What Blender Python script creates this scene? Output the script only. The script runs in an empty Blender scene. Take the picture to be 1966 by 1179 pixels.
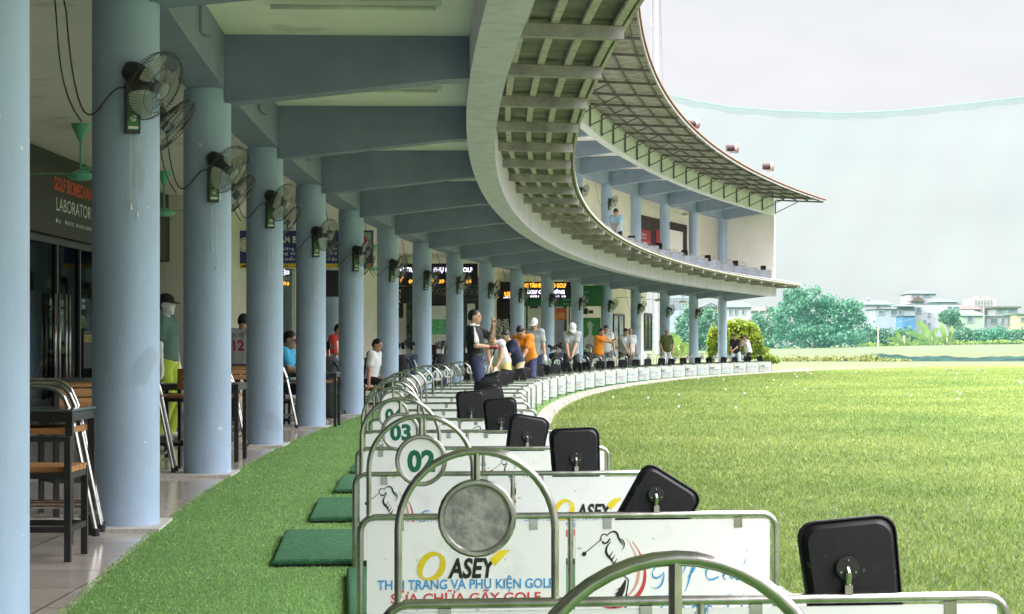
import bpy, math, random
import numpy as np
from mathutils import Vector, Matrix
S = bpy.context.scene
PI = math.pi
rnd = random.Random(7)
nrg = np.random.default_rng(7)
# ---------------------------------------------------------------- camera
F_PX, U0, V0 = 3603.67, 983.0, 666.76          # focal length, centre column and horizon row of the 1966 px photograph
cam = bpy.data.cameras.new('camera')
camo = bpy.data.objects.new('camera', cam)
S.collection.objects.link(camo)
S.camera = camo
camo.location = (0, 0, 1.0)
camo.rotation_euler = (PI/2, 0, 0)
cam.sensor_width = 36.0
cam.lens = F_PX/1966*36
cam.shift_y = (V0-589.5)/1966
cam.clip_start, cam.clip_end = 0.05, 5000
# ---------------------------------------------------------------- sky, sun, exposure
SUN_EL, SUN_AZ = math.radians(21), math.radians(-118)     # azimuth from +Y towards +X
W = bpy.data.worlds.new('World')
S.world = W
W.use_nodes = True
nt = W.node_tree
for n in list(nt.nodes): nt.nodes.remove(n)
def wn(t, **k):
    n = nt.nodes.new(t)
    for a, b in k.items(): setattr(n, a, b)
    return n
out = wn('ShaderNodeOutputWorld'); bg = wn('ShaderNodeBackground'); bg.inputs[1].default_value = 0.10
sky = wn('ShaderNodeTexSky', sky_type='NISHITA', sun_disc=False, sun_elevation=SUN_EL, sun_rotation=SUN_AZ, air_density=1.0, dust_density=4.0, ozone_density=1.0)
tc = wn('ShaderNodeTexCoord'); mp = wn('ShaderNodeMapping'); mp.inputs['Scale'].default_value = (1.2, 1.2, 3.6)
nz = wn('ShaderNodeTexNoise'); nz.inputs['Scale'].default_value = 3.0; nz.inputs['Detail'].default_value = 5.0; nz.inputs['Roughness'].default_value = 0.5
cr = wn('ShaderNodeValToRGB')
cr.color_ramp.elements[0].position = 0.36; cr.color_ramp.elements[0].color = (2.95, 2.92, 3.05, 1)
cr.color_ramp.elements[1].position = 0.66; cr.color_ramp.elements[1].color = (3.75, 3.68, 3.72, 1)
mx = wn('ShaderNodeMix', data_type='RGBA'); mx.inputs[0].default_value = 0.94
L = nt.links.new
L(tc.outputs['Generated'], mp.inputs[0]); L(mp.outputs[0], nz.inputs['Vector']); L(nz.outputs['Fac'], cr.inputs[0])
# sky boosted steeply overhead to light the scene, kept dim near the horizon
sp_ = wn('ShaderNodeSeparateXYZ'); mr_ = wn('ShaderNodeMapRange'); mr_.inputs[1].default_value = 0.2; mr_.inputs[2].default_value = 0.9; mr_.inputs[3].default_value = 0.42; mr_.inputs[4].default_value = 6.6
vm = wn('ShaderNodeVectorMath', operation='SCALE')
L(tc.outputs['Generated'], sp_.inputs[0]); L(sp_.outputs['Z'], mr_.inputs[0]); L(cr.outputs[0], vm.inputs[0]); L(mr_.outputs[0], vm.inputs['Scale'])
L(sky.outputs[0], mx.inputs[6]); L(vm.outputs[0], mx.inputs[7]); L(mx.outputs[2], bg.inputs[0]); L(bg.outputs[0], out.inputs[0])
sl = bpy.data.lights.new('sun', 'SUN'); sl.energy = 1.5; sl.angle = math.radians(10); sl.color = (1.0, 0.93, 0.80)
so = bpy.data.objects.new('sun', sl); S.collection.objects.link(so)
sd = Vector((math.cos(SUN_EL)*math.sin(SUN_AZ), math.cos(SUN_EL)*math.cos(SUN_AZ), math.sin(SUN_EL)))
so.rotation_euler = (-sd).to_track_quat('-Z', 'Y').to_euler(); so.location = (-60, -30, 60)
S.view_settings.view_transform = 'Standard'; S.view_settings.look = 'None'
S.view_settings.exposure = 2.62; S.view_settings.gamma = 1.0; S.view_settings.use_curve_mapping = False
S.render.engine = 'CYCLES'
S.cycles.max_bounces = 10; S.cycles.diffuse_bounces = 5; S.cycles.transparent_max_bounces = 24
try: S.cycles.use_denoising = True; S.cycles.denoiser = 'OPENIMAGEDENOISE'
except Exception: pass
# ---------------------------------------------------------------- layout: everything bends round one far centre
XC, YC, R0 = 147.4027, 20.9885, 149.92
PH0, DPH = -0.0996, 0.0288                       # angle of column k = PH0 + k*DPH
TH_A, TH_B = -0.27, 0.392
def P(th, off, z=0.0):
    r = R0-off
    return (XC-r*math.cos(th), YC+r*math.sin(th), z)
def th_col(k): return PH0+k*DPH + (0.0009 if k == 0 else 0.0003 if k == 1 else 0)
def at(u, v, Y): return ((u-U0)*Y/F_PX, Y, 1.0+(V0-v)*Y/F_PX)
def solve_th(u, off):
    a, b = -0.10, 0.5
    for _ in range(50):
        m = (a+b)/2; p = P(m, off)
        if p[1] > 3 and U0+F_PX*p[0]/p[1] > u: b = m
        elif p[1] <= 3: a = m
        else: a = m
    return (a+b)/2
def ground_z(X, Y):
    s = np.clip((np.asarray(Y, float)-138)/55, 0, 1); s = s*s*(3-2*s)
    top = np.clip(0.86+(np.asarray(X, float)-25)*0.018, 0.75, 1.4)
    return -0.03+s*top
def nv(v): v = np.array(v, float); return v/np.linalg.norm(v)
# ---------------------------------------------------------------- materials
MATS = {}
def mat(name, col, rough=0.6, metal=0.0, var=0.12, scale=6.0, bump=0.0, bscale=60.0, col2=None, lo=0.35, hi=0.65, stretch=(1, 1, 1), spec=0.5, emit=0.0, trans=0.0, detail=4.0, sheen=0.0, coord='Object', island=0.0):
    if name in MATS: return MATS[name]
    m = bpy.data.materials.new(name); m.use_nodes = True
    t = m.node_tree; b = t.nodes['Principled BSDF']; o = t.nodes['Material Output']
    b.inputs['Roughness'].default_value = rough; b.inputs['Metallic'].default_value = metal
    b.inputs['Specular IOR Level'].default_value = spec
    c2 = col2 or tuple(max(0, c*(1-var)) for c in col); c1 = col if col2 else tuple(min(1, c*(1+var)) for c in col)
    tcn = t.nodes.new('ShaderNodeTexCoord'); mpn = t.nodes.new('ShaderNodeMapping'); mpn.inputs['Scale'].default_value = stretch
    n = t.nodes.new('ShaderNodeTexNoise'); n.inputs['Scale'].default_value = scale; n.inputs['Detail'].default_value = detail; n.inputs['Roughness'].default_value = 0.6
    r = t.nodes.new('ShaderNodeValToRGB')
    r.color_ramp.elements[0].position = lo; r.color_ramp.elements[0].color = (*c2, 1)
    r.color_ramp.elements[1].position = hi; r.color_ramp.elements[1].color = (*c1, 1)
    t.links.new(tcn.outputs[coord], mpn.inputs[0]); t.links.new(mpn.outputs[0], n.inputs['Vector']); t.links.new(n.outputs['Fac'], r.inputs[0])
    cout = r.outputs[0]
    if island:
        g = t.nodes.new('ShaderNodeNewGeometry'); hs = t.nodes.new('ShaderNodeHueSaturation')
        mr = t.nodes.new('ShaderNodeMapRange'); mr.inputs[3].default_value = 1-island; mr.inputs[4].default_value = 1+island
        t.links.new(g.outputs['Random Per Island'], mr.inputs[0]); t.links.new(mr.outputs[0], hs.inputs['Value'])
        mr2 = t.nodes.new('ShaderNodeMapRange'); mr2.inputs[3].default_value = 0.5+island*0.05; mr2.inputs[4].default_value = 0.5-island*0.05
        t.links.new(g.outputs['Random Per Island'], mr2.inputs[0]); t.links.new(mr2.outputs[0], hs.inputs['Hue'])
        t.links.new(cout, hs.inputs['Color']); cout = hs.outputs[0]
    t.links.new(cout, b.inputs['Base Color'])
    if bump:
        n2 = t.nodes.new('ShaderNodeTexNoise'); n2.inputs['Scale'].default_value = bscale; n2.inputs['Detail'].default_value = 3
        bp = t.nodes.new('ShaderNodeBump'); bp.inputs['Strength'].default_value = bump; bp.inputs['Distance'].default_value = 0.02
        t.links.new(mpn.outputs[0], n2.inputs['Vector']); t.links.new(n2.outputs['Fac'], bp.inputs['Height']); t.links.new(bp.outputs[0], b.inputs['Normal'])
    if emit:
        t.links.new(cout, b.inputs['Emission Color']); b.inputs['Emission Strength'].default_value = emit
    if trans:
        tl = t.nodes.new('ShaderNodeBsdfTranslucent'); ms = t.nodes.new('ShaderNodeMixShader'); ms.inputs[0].default_value = trans
        t.links.new(cout, tl.inputs[0]); t.links.new(b.outputs[0], ms.inputs[1]); t.links.new(tl.outputs[0], ms.inputs[2]); t.links.new(ms.outputs[0], o.inputs[0])
    MATS[name] = m
    return m
def see_through(name, tint, fac, gloss_col=(1, 1, 1), rough=0.02, body=None, body_fac=0.0, fres=True, holes=None):
    # clear pane, grille plastic or net: light passes, a share is scattered or mirrored
    if name in MATS: return MATS[name]
    m = bpy.data.materials.new(name); m.use_nodes = True
    t = m.node_tree; o = t.nodes['Material Output']; t.nodes.remove(t.nodes['Principled BSDF'])
    tr = t.nodes.new('ShaderNodeBsdfTransparent'); tr.inputs[0].default_value = (*tint, 1)
    cur = tr.outputs[0]
    if body:
        d = t.nodes.new('ShaderNodeBsdfDiffuse'); d.inputs[0].default_value = (*body, 1)
        tl = t.nodes.new('ShaderNodeBsdfTranslucent'); tl.inputs[0].default_value = (*body, 1)
        a = t.nodes.new('ShaderNodeMixShader'); a.inputs[0].default_value = 0.5
        t.links.new(d.outputs[0], a.inputs[1]); t.links.new(tl.outputs[0], a.inputs[2])
        b = t.nodes.new('ShaderNodeMixShader'); b.inputs[0].default_value = body_fac
        if holes:
            tcn = t.nodes.new('ShaderNodeTexCoord'); n = t.nodes.new('ShaderNodeTexNoise'); n.inputs['Scale'].default_value = holes; n.inputs['Detail'].default_value = 3
            mr = t.nodes.new('ShaderNodeMapRange'); mr.inputs[1].default_value = 0.3; mr.inputs[2].default_value = 0.7
            mr.inputs[3].default_value = body_fac-0.02; mr.inputs[4].default_value = body_fac+0.02
            t.links.new(tcn.outputs['Object'], n.inputs['Vector']); t.links.new(n.outputs['Fac'], mr.inputs[0]); t.links.new(mr.outputs[0], b.inputs[0])
        t.links.new(cur, b.inputs[1]); t.links.new(a.outputs[0], b.inputs[2]); cur = b.outputs[0]
    if fac:
        g = t.nodes.new('ShaderNodeBsdfGlossy'); g.inputs[0].default_value = (*gloss_col, 1); g.inputs['Roughness'].default_value = rough
        c = t.nodes.new('ShaderNodeMixShader'); c.inputs[0].default_value = fac
        t.links.new(cur, c.inputs[1]); t.links.new(g.outputs[0], c.inputs[2]); cur = c.outputs[0]
    t.links.new(cur, o.inputs[0]); MATS[name] = m
    return m
def tile_mat():
    m = mat('polished floor tile', (0.52, 0.46, 0.41), rough=0.14, var=0.1, scale=2.5, spec=0.6)
    t = m.node_tree; b = t.nodes['Principled BSDF']; src = b.inputs['Base Color'].links[0].from_socket
    br = t.nodes.new('ShaderNodeTexBrick'); br.offset = 0; br.inputs['Scale'].default_value = 1.0
    br.inputs['Brick Width'].default_value = 0.6; br.inputs['Row Height'].default_value = 0.6; br.inputs['Mortar Size'].default_value = 0.006
    br.inputs['Color1'].default_value = (1, 1, 1, 1); br.inputs['Color2'].default_value = (0.93, 0.93, 0.93, 1); br.inputs['Mortar'].default_value = (0.45, 0.42, 0.4, 1)
    tcn = t.nodes.new('ShaderNodeTexCoord'); t.links.new(tcn.outputs['Object'], br.inputs['Vector'])
    mm = t.nodes.new('ShaderNodeMix'); mm.data_type = 'RGBA'; mm.blend_type = 'MULTIPLY'; mm.inputs[0].default_value = 1
    t.links.new(src, mm.inputs[6]); t.links.new(br.outputs['Color'], mm.inputs[7]); t.links.new(mm.outputs[2], b.inputs['Base Color'])
    return m
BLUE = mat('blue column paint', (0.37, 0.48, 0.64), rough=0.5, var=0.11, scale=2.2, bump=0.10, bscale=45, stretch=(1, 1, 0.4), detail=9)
BEAM = mat('blue beam paint', (0.225, 0.26, 0.39), rough=0.6, var=0.1, scale=2.0, bump=0.05, bscale=30)  # lower copy of one paint, bluer to offset green bounce light
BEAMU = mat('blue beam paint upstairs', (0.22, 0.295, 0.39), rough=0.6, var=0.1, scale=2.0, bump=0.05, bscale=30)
FASCU = mat('weathered pale fascia render upstairs', (0.66, 0.70, 0.69), rough=0.75, col2=(0.48, 0.51, 0.50), lo=0.25, hi=0.55, scale=5, stretch=(1, 1, 0.12), bump=0.15, bscale=30)
FASC = mat('weathered grey fascia render', (0.76, 0.69, 0.90), rough=0.75, col2=(0.56, 0.51, 0.66), lo=0.25, hi=0.55, scale=5, stretch=(1, 1, 0.12), bump=0.15, bscale=30)  # violet lean offsets green bounce light; the upstairs copy has none
CEIL = mat('cream ceiling paint', (0.96, 0.91, 0.88), rough=0.8, var=0.03, scale=1.5)
WALL = mat('cream wall paint', (0.86, 0.83, 0.72), rough=0.8, var=0.05, scale=1.2)
CONC = mat('grey concrete rafter', (0.47, 0.43, 0.45), rough=0.85, col2=(0.29, 0.265, 0.275), scale=4, bump=0.2, bscale=40)
PURL = mat('pale painted purlin', (0.60, 0.55, 0.53), rough=0.8, col2=(0.42, 0.385, 0.37), scale=8)
SHEET = mat('dirty fibre cement sheet', (0.28, 0.265, 0.25), rough=0.85, col2=(0.15, 0.145, 0.135), scale=3, bump=0.1)
BOARD = mat('peeling roof boarding', (0.41, 0.40, 0.35), rough=0.9, col2=(0.2, 0.195, 0.17), lo=0.42, hi=0.6, scale=2.6, bump=0.3, bscale=25, stretch=(1, 3, 1), detail=8)
TILE = mat('red brown roof tile', (0.36, 0.13, 0.09), rough=0.8, col2=(0.22, 0.15, 0.11), scale=5)
STEELD = mat('dark painted bracket steel', (0.13, 0.13, 0.12), rough=0.6, var=0.25)
FLASH = mat('pale metal flashing', (0.62, 0.62, 0.56), rough=0.5, col2=(0.36, 0.34, 0.28), scale=6)
STONE = mat('speckled granite strip', (0.52, 0.50, 0.46), rough=0.6, var=0.25, scale=90)
CURB = mat('pale concrete kerb', (0.40, 0.375, 0.32), rough=0.9, col2=(0.25, 0.235, 0.19), scale=4, bump=0.3)
INOX = mat('brushed stainless tube', (0.56, 0.55, 0.52), rough=0.24, metal=1.0, col2=(0.36, 0.345, 0.32), scale=14, bump=0.02)
CHROME = mat('bright steel fitting', (0.50, 0.49, 0.47), rough=0.2, metal=1.0, var=0.2)
PANEL = mat('white sign panel', (0.88, 0.86, 0.89), rough=0.35, col2=(0.74, 0.73, 0.74), scale=5, lo=0.26, hi=0.44, detail=9)
GREYD = mat('worn grey disc', (0.40, 0.40, 0.37), rough=0.7, col2=(0.22, 0.22, 0.21), scale=22, bump=0.2, detail=8, lo=0.42, hi=0.6)
WHITE = mat('white plastic', (0.80, 0.80, 0.78), rough=0.4, var=0.04)
BLACKP = mat('black moulded plastic', (0.008, 0.008, 0.010), spec=0.28, rough=0.42, var=0.3, scale=30, bump=0.04, bscale=300)
BLACKM = mat('black powder coated steel', (0.018, 0.018, 0.018), rough=0.45, var=0.3)
WOOD = mat('orange slat wood', (0.50, 0.24, 0.08), rough=0.5, col2=(0.34, 0.15, 0.05), scale=5, stretch=(1, 8, 8))
INK = mat('black print', (0.012, 0.012, 0.012), rough=0.5)
INKB = mat('blue print', (0.05, 0.30, 0.66), rough=0.5)
INKR = mat('red print', (0.62, 0.05, 0.06), rough=0.5)
INKP = mat('pale red print', (0.75, 0.35, 0.3), rough=0.5)
INKY = mat('yellow print', (0.82, 0.62, 0.02), rough=0.5)
INKG = mat('green print', (0.0, 0.13, 0.07), rough=0.5)
INKW = mat('white print', (0.8, 0.8, 0.8), rough=0.5)
GLASS = see_through('shop glass', (0.50, 0.58, 0.56), 0.085)
# ---------------------------------------------------------------- mesh builder
def chips(m, col, scale, thr, amount=0.8):
    # small paint chips and scuffs with a shape of their own
    t = m.node_tree; b = t.nodes['Principled BSDF']; src = b.inputs['Base Color'].links[0].from_socket
    tcn = t.nodes.new('ShaderNodeTexCoord'); n = t.nodes.new('ShaderNodeTexNoise'); n.inputs['Scale'].default_value = scale; n.inputs['Detail'].default_value = 2; n.inputs['Roughness'].default_value = 0.4
    mr = t.nodes.new('ShaderNodeMapRange'); mr.inputs[1].default_value = thr; mr.inputs[2].default_value = thr+0.03; mr.inputs[4].default_value = amount
    mm = t.nodes.new('ShaderNodeMix'); mm.data_type = 'RGBA'; mm.inputs[7].default_value = (*col, 1)
    t.links.new(tcn.outputs['Object'], n.inputs['Vector']); t.links.new(n.outputs['Fac'], mr.inputs[0]); t.links.new(mr.outputs[0], mm.inputs[0]); t.links.new(src, mm.inputs[6]); t.links.new(mm.outputs[2], b.inputs['Base Color'])
chips(BLUE, (0.75, 0.77, 0.78), 15.0, 0.74); chips(BLUE, (0.22, 0.26, 0.32), 2.6, 0.66, 0.35); chips(PANEL, (0.35, 0.37, 0.34), 30, 0.72, 0.6); chips(CEIL, (0.55, 0.50, 0.42), 1.3, 0.64, 0.4); chips(BLACKP, (0.08, 0.08, 0.075), 55, 0.7, 0.7)
class MB:
    def __init__(s): s.v = []; s.f = []; s.m = []; s.mi = 0; s.M = Matrix.Identity(4)
    def use(s, i): s.mi = i; return s
    def add(s, vs, fs):
        n = len(s.v); M = s.M
        s.v += [tuple(M @ Vector(p)) for p in vs]
        s.f += [tuple(n+i for i in f) for f in fs]; s.m += [s.mi]*len(fs); return s
    def box(s, x0, x1, y0, y1, z0, z1):
        return s.add([(x0, y0, z0), (x1, y0, z0), (x1, y1, z0), (x0, y1, z0), (x0, y0, z1), (x1, y0, z1), (x1, y1, z1), (x0, y1, z1)],
                     [(0, 3, 2, 1), (4, 5, 6, 7), (0, 1, 5, 4), (1, 2, 6, 5), (2, 3, 7, 6), (3, 0, 4, 7)])
    def bar(s, a, b, w, h=None, up=(0, 0, 1)):
        a, b = Vector(a), Vector(b); h = h or w; d = (b-a).normalized(); u = Vector(up)
        if abs(d.dot(u)) > 0.98: u = Vector((1, 0, 0))
        x = d.cross(u).normalized(); y = x.cross(d)
        vs = [p+x*(i*w/2)+y*(j*h/2) for p in (a, b) for i, j in ((-1, -1), (1, -1), (1, 1), (-1, 1))]
        return s.add(vs, [(0, 1, 2, 3), (7, 6, 5, 4), (0, 4, 5, 1), (1, 5, 6, 2), (2, 6, 7, 3), (3, 7, 4, 0)])
    def tube(s, pts, r, n=8, closed=False, caps=True):
        pts = [Vector(p) for p in pts]; N = len(pts); rs = r if isinstance(r, (list, tuple)) else [r]*N
        vs = []; pu = None
        for i, p in enumerate(pts):
            a = pts[i-1] if (i or closed) else p; b = pts[(i+1) % N] if (i < N-1 or closed) else p
            d = (b-a).normalized()
            if pu is None:
                pu = d.cross(Vector((0.31, 0.17, 0.93)))
                if pu.length < 0.05: pu = d.cross(Vector((1, 0, 0)))
            x = (pu-d*pu.dot(d)).normalized(); pu = x; y = d.cross(x)
            vs += [p+(x*math.cos(2*PI*k/n)+y*math.sin(2*PI*k/n))*rs[i] for k in range(n)]
        fs = [(i*n+k, i*n+(k+1) % n, ((i+1) % N)*n+(k+1) % n, ((i+1) % N)*n+k) for i in range(N if closed else N-1) for k in range(n)]
        if caps and not closed: fs += [tuple(range(n-1, -1, -1)), tuple((N-1)*n+k for k in range(n))]
        return s.add(vs, fs)
    def lathe(s, prof, n=16, c=(0, 0, 0)):
        vs = [(c[0]+r*math.cos(2*PI*k/n), c[1]+r*math.sin(2*PI*k/n), c[2]+z) for r, z in prof for k in range(n)]; N = len(prof)
        fs = [(i*n+k, i*n+(k+1) % n, (i+1)*n+(k+1) % n, (i+1)*n+k) for i in range(N-1) for k in range(n)]
        fs += [tuple(range(n-1, -1, -1)), tuple((N-1)*n+k for k in range(n))]
        return s.add(vs, fs)
    def arc(s, prof, a, b, n, caps=True):
        # closed profile of (offset, z) swept along the building's curve
        K = len(prof); vs = [P(a+(b-a)*i/n, o, z) for i in range(n+1) for o, z in prof]
        fs = [(i*K+k, (i+1)*K+k, (i+1)*K+(k+1) % K, i*K+(k+1) % K) for i in range(n) for k in range(K)]
        if caps: fs += [tuple(range(K)), tuple(n*K+k for k in range(K-1, -1, -1))]
        return s.add(vs, fs)
    def poly(s, pts2, y=0.0):          # flat shape in the XZ plane facing -Y
        return s.add([(p[0], y, p[1]) for p in pts2], [tuple(range(len(pts2)))])
    def ribbon(s, pts2, w, y=0.0):     # brush stroke in the XZ plane
        N = len(pts2); ws = w if isinstance(w, (list, tuple)) else [w]*N; L_ = []; R_ = []
        for i in range(N):
            a = pts2[max(0, i-1)]; b = pts2[min(N-1, i+1)]; dx, dz = b[0]-a[0], b[1]-a[1]; l = math.hypot(dx, dz) or 1
            L_.append((pts2[i][0]-dz/l*ws[i]/2, y, pts2[i][1]+dx/l*ws[i]/2)); R_.append((pts2[i][0]+dz/l*ws[i]/2, y, pts2[i][1]-dx/l*ws[i]/2))
        return s.add(L_+R_, [(i, N+i, N+i+1, i+1) for i in range(N-1)])
    def mesh(s, name, mats, smooth=False):
        me = bpy.data.meshes.new(name); me.from_pydata(s.v, [], s.f)
        for m in (mats if isinstance(mats, (list, tuple)) else [mats]): me.materials.append(m)
        me.polygons.foreach_set('material_index', s.m)
        if smooth is True: me.polygons.foreach_set('use_smooth', [True]*len(s.f))
        me.update()
        if smooth not in (True, False): 
            me.polygons.foreach_set('use_smooth', [True]*len(s.f)); me.set_sharp_from_angle(angle=smooth)
        return me
    def build(s, name, mats, parent=None, smooth=False, loc=None, rotz=0):
        return link(name, s.mesh(name, mats, smooth), parent, loc, rotz)
def link(name, me, parent=None, loc=None, rotz=0):
    o = bpy.data.objects.new(name, me); S.collection.objects.link(o)
    if parent: o.parent = parent
    if loc: o.location = loc
    if rotz: o.rotation_euler = (0, 0, rotz)
    return o
def tag(o, label, cat, group=None):
    o['label'] = label; o['category'] = cat
    if group: o['group'] = group
    return o
def thing(name, label, cat, loc=(0, 0, 0), rotz=0, group=None):
    return tag(link(name, None, None, loc, rotz), label, cat, group)
def dup(root, loc=None, rotz=None, label=None, group=None):
    r = root.copy(); S.collection.objects.link(r)
    if loc: r.location = loc
    if rotz is not None: r.rotation_euler = (0, 0, rotz)
    if label: r['label'] = label
    if group: r['group'] = group
    for ch in list(root.children):
        c = ch.copy(); S.collection.objects.link(c); c.parent = r
        for g in list(ch.children):
            d = g.copy(); S.collection.objects.link(d); d.parent = c
    return r
def structure(o): o['kind'] = 'structure'; return o
def stuff(o): o['kind'] = 'stuff'; return o
def bez(p, n=10):
    out = []
    for i in range(0, len(p)-3, 3):
        for k in range(n+(1 if i+4 >= len(p) else 0)):
            t = k/n; a, b, c, d = p[i:i+4]
            out.append(tuple((1-t)**3*a[j]+3*t*(1-t)**2*b[j]+3*t*t*(1-t)*c[j]+t**3*d[j] for j in range(len(a))))
    return out
def letters(txt, m, height, x=0, z=0, y=0.0, align='LEFT', wid=None, shear=0.0, bold=0.0, name='lettering', parent=None, sx=1.0, flip=False):
    cu = bpy.data.curves.new('text', 'FONT'); cu.body = txt; cu.size = 1; cu.align_x = 'LEFT'; cu.shear = shear; cu.offset = bold; cu.fill_mode = 'FRONT'; cu.resolution_u = 3
    to = bpy.data.objects.new('text', cu); S.collection.objects.link(to)
    me = bpy.data.meshes.new_from_object(to.evaluated_get(bpy.context.evaluated_depsgraph_get()))
    S.collection.objects.unlink(to); bpy.data.objects.remove(to); bpy.data.curves.remove(cu)
    n = len(me.vertices); co = np.zeros(n*3); me.vertices.foreach_get('co', co); co = co.reshape(-1, 3)
    k = height/0.73; x0, x1 = co[:, 0].min(), co[:, 0].max(); w = (x1-x0)*k
    kx = k*sx if wid is None else k*wid/w
    X = (co[:, 0]-x0)*kx; W_ = X.max()
    if flip: X = W_-X
    X = X+x-(W_/2 if align == 'CENTER' else W_ if align == 'RIGHT' else 0)
    new = np.stack([X, np.full(n, y), co[:, 1]*k+z], 1)
    me.vertices.foreach_set('co', new.ravel()); me.materials.clear(); me.materials.append(m); me.name = name; me.update()
    return link(name, me, parent)
def circle2(cx, cz, r, n=24, a0=0, a1=2*PI):
    return [(cx+r*math.cos(a0+(a1-a0)*i/n), cz+r*math.sin(a0+(a1-a0)*i/n)) for i in range(n+1)]
# ================================================================ SETTING: ground
def grid_mesh(name, xs, ys, zf, m):
    X, Y = np.meshgrid(xs, ys); Z = zf(X, Y); nx = len(xs)
    vs = np.stack([X, Y, Z], -1).reshape(-1, 3).tolist()
    fs = [(j*nx+i, j*nx+i+1, (j+1)*nx+i+1, (j+1)*nx+i) for j in range(len(ys)-1) for i in range(nx-1)]
    b = MB(); b.v = vs; b.f = fs; b.m = [0]*len(fs)
    return b.build(name, m, smooth=True)
def lawn_mat():
    m = mat('mown range grass', (0.08, 0.112, 0.03), rough=0.9, col2=(0.054, 0.081, 0.02), scale=0.35, lo=0.38, hi=0.64, bump=0.5, bscale=3.0, detail=9)
    t = m.node_tree; b = t.nodes['Principled BSDF']; src = b.inputs['Base Color'].links[0].from_socket
    tcn = t.nodes.new('ShaderNodeTexCoord'); n = t.nodes.new('ShaderNodeTexNoise'); n.inputs['Scale'].default_value = 9; n.inputs['Detail'].default_value = 8; n.inputs['Roughness'].default_value = 0.75
    t.links.new(tcn.outputs['Object'], n.inputs['Vector'])
    r = t.nodes.new('ShaderNodeValToRGB'); r.color_ramp.elements[0].position = 0.3; r.color_ramp.elements[0].color = (0.6, 0.62, 0.55, 1); r.color_ramp.elements[1].position = 0.7; r.color_ramp.elements[1].color = (1.3, 1.25, 1.3, 1)
    t.links.new(n.outputs['Fac'], r.inputs[0])
    mm = t.nodes.new('ShaderNodeMix'); mm.data_type = 'RGBA'; mm.blend_type = 'MULTIPLY'; mm.inputs[0].default_value = 1
    t.links.new(src, mm.inputs[6]); t.links.new(r.outputs[0], mm.inputs[7])
    sp = t.nodes.new('ShaderNodeSeparateXYZ'); t.links.new(tcn.outputs['Object'], sp.inputs[0])
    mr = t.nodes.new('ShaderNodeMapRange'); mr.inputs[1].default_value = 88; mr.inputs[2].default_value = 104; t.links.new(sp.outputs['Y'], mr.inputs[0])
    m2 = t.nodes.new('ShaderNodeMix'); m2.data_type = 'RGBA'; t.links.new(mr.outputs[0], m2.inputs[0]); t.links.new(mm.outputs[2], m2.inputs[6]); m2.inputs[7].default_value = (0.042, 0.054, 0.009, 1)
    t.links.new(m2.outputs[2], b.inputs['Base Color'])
    return m
LAWN = lawn_mat()
ys = list(range(-60, 130, 10))+list(range(130, 210, 3))+[220, 260, 320, 450, 700, 1200, 3000]
xs = [-900, -300, -120]+list(range(-60, 130, 10))+[160, 260, 500, 1200]
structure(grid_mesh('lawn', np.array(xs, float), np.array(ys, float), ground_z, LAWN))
tf = MB().arc([(-3.3, -0.02), (0.24, -0.02), (0.24, 0.0), (-3.3, 0.0)], TH_A, TH_B+0.004, 120).build('tiled_floor', tile_mat())
structure(tf)
TURFB = mat('artificial turf backing', (0.10, 0.22, 0.05), rough=0.9, var=0.25, scale=40, bump=0.4, bscale=200)
structure(MB().arc([(0.2, -0.02), (2.74, -0.02), (2.74, 0.008), (0.2, 0.008)], TH_A, TH_B, 120).build('artificial_turf', TURFB))
kb = MB()
for i in range(150):
    a = TH_A+(TH_B+0.02-TH_A)*i/150; b = TH_A+(TH_B+0.02-TH_A)*(i+0.985)/150; j = rnd.uniform(-0.008, 0.008)
    kb.arc([(2.76+j, -0.03), (2.98+j, -0.03), (2.96+j, 0.05+j/2), (2.78+j, 0.055+j/2)], a, b, 1)
structure(kb.build('kerb', CURB))
def blades(name, X, Y, Z, h, w, m, lean=0.5):
    n = len(X); a = nrg.uniform(0, 2*PI, n); la = nrg.uniform(0, 2*PI, n); le = h*lean*nrg.uniform(0.1, 1, n)
    b = np.stack([X, Y, Z], 1); dx = np.stack([np.cos(a), np.sin(a), np.zeros(n)], 1)*(w/2)[:, None]
    tip = b+np.stack([np.cos(la)*le, np.sin(la)*le, h], 1)
    vs = np.stack([b-dx, b+dx, tip], 1).reshape(-1, 3)
    me = bpy.data.meshes.new(name); me.vertices.add(3*n); me.vertices.foreach_set('co', vs.ravel())
    me.loops.add(3*n); me.loops.foreach_set('vertex_index', np.arange(3*n, dtype=np.int32)); me.polygons.add(n)
    me.polygons.foreach_set('loop_start', np.arange(0, 3*n, 3, dtype=np.int32)); me.materials.append(m); me.update(calc_edges=True)
    return stuff(link(name, me))
GRASS = mat('grass blade', (0.265, 0.335, 0.09), rough=0.55, col2=(0.15, 0.24, 0.055), scale=0.28, detail=7, island=0.45, trans=0.35, spec=0.3)
FIBRE = mat('turf fibre', (0.33, 0.52, 0.165), rough=0.6, col2=(0.26, 0.45, 0.13), scale=1.2, island=0.4, trans=0.2, spec=0.25)
def wedge(n, y0, y1, pw, off_min=None, off_max=None, xl=-0.30, xr=0.285):
    # samples of the ground between two distances, denser nearby
    u = nrg.uniform(0, 1, n); Y = (y0**pw+u*(y1**pw-y0**pw))**(1/pw); X = nrg.uniform(0, 1, n)*(xr-xl)*Y+xl*Y
    r = np.hypot(X-XC, Y-YC); off = R0-r
    k = (off > off_min) & (off < off_max); return X[k], Y[k]
X, Y = wedge(700000, 4.5, 100, 0.5, 2.99, 60, -0.02, 0.30)
hh = nrg.uniform(0.012, 0.036, len(X))*(0.8+np.minimum(Y, 60)/60); blades('grass_blades', X, Y, np.full(len(X), -0.032), hh, nrg.uniform(0.0035, 0.008, len(X))*(0.6+Y/14), GRASS, 1.4)
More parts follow.
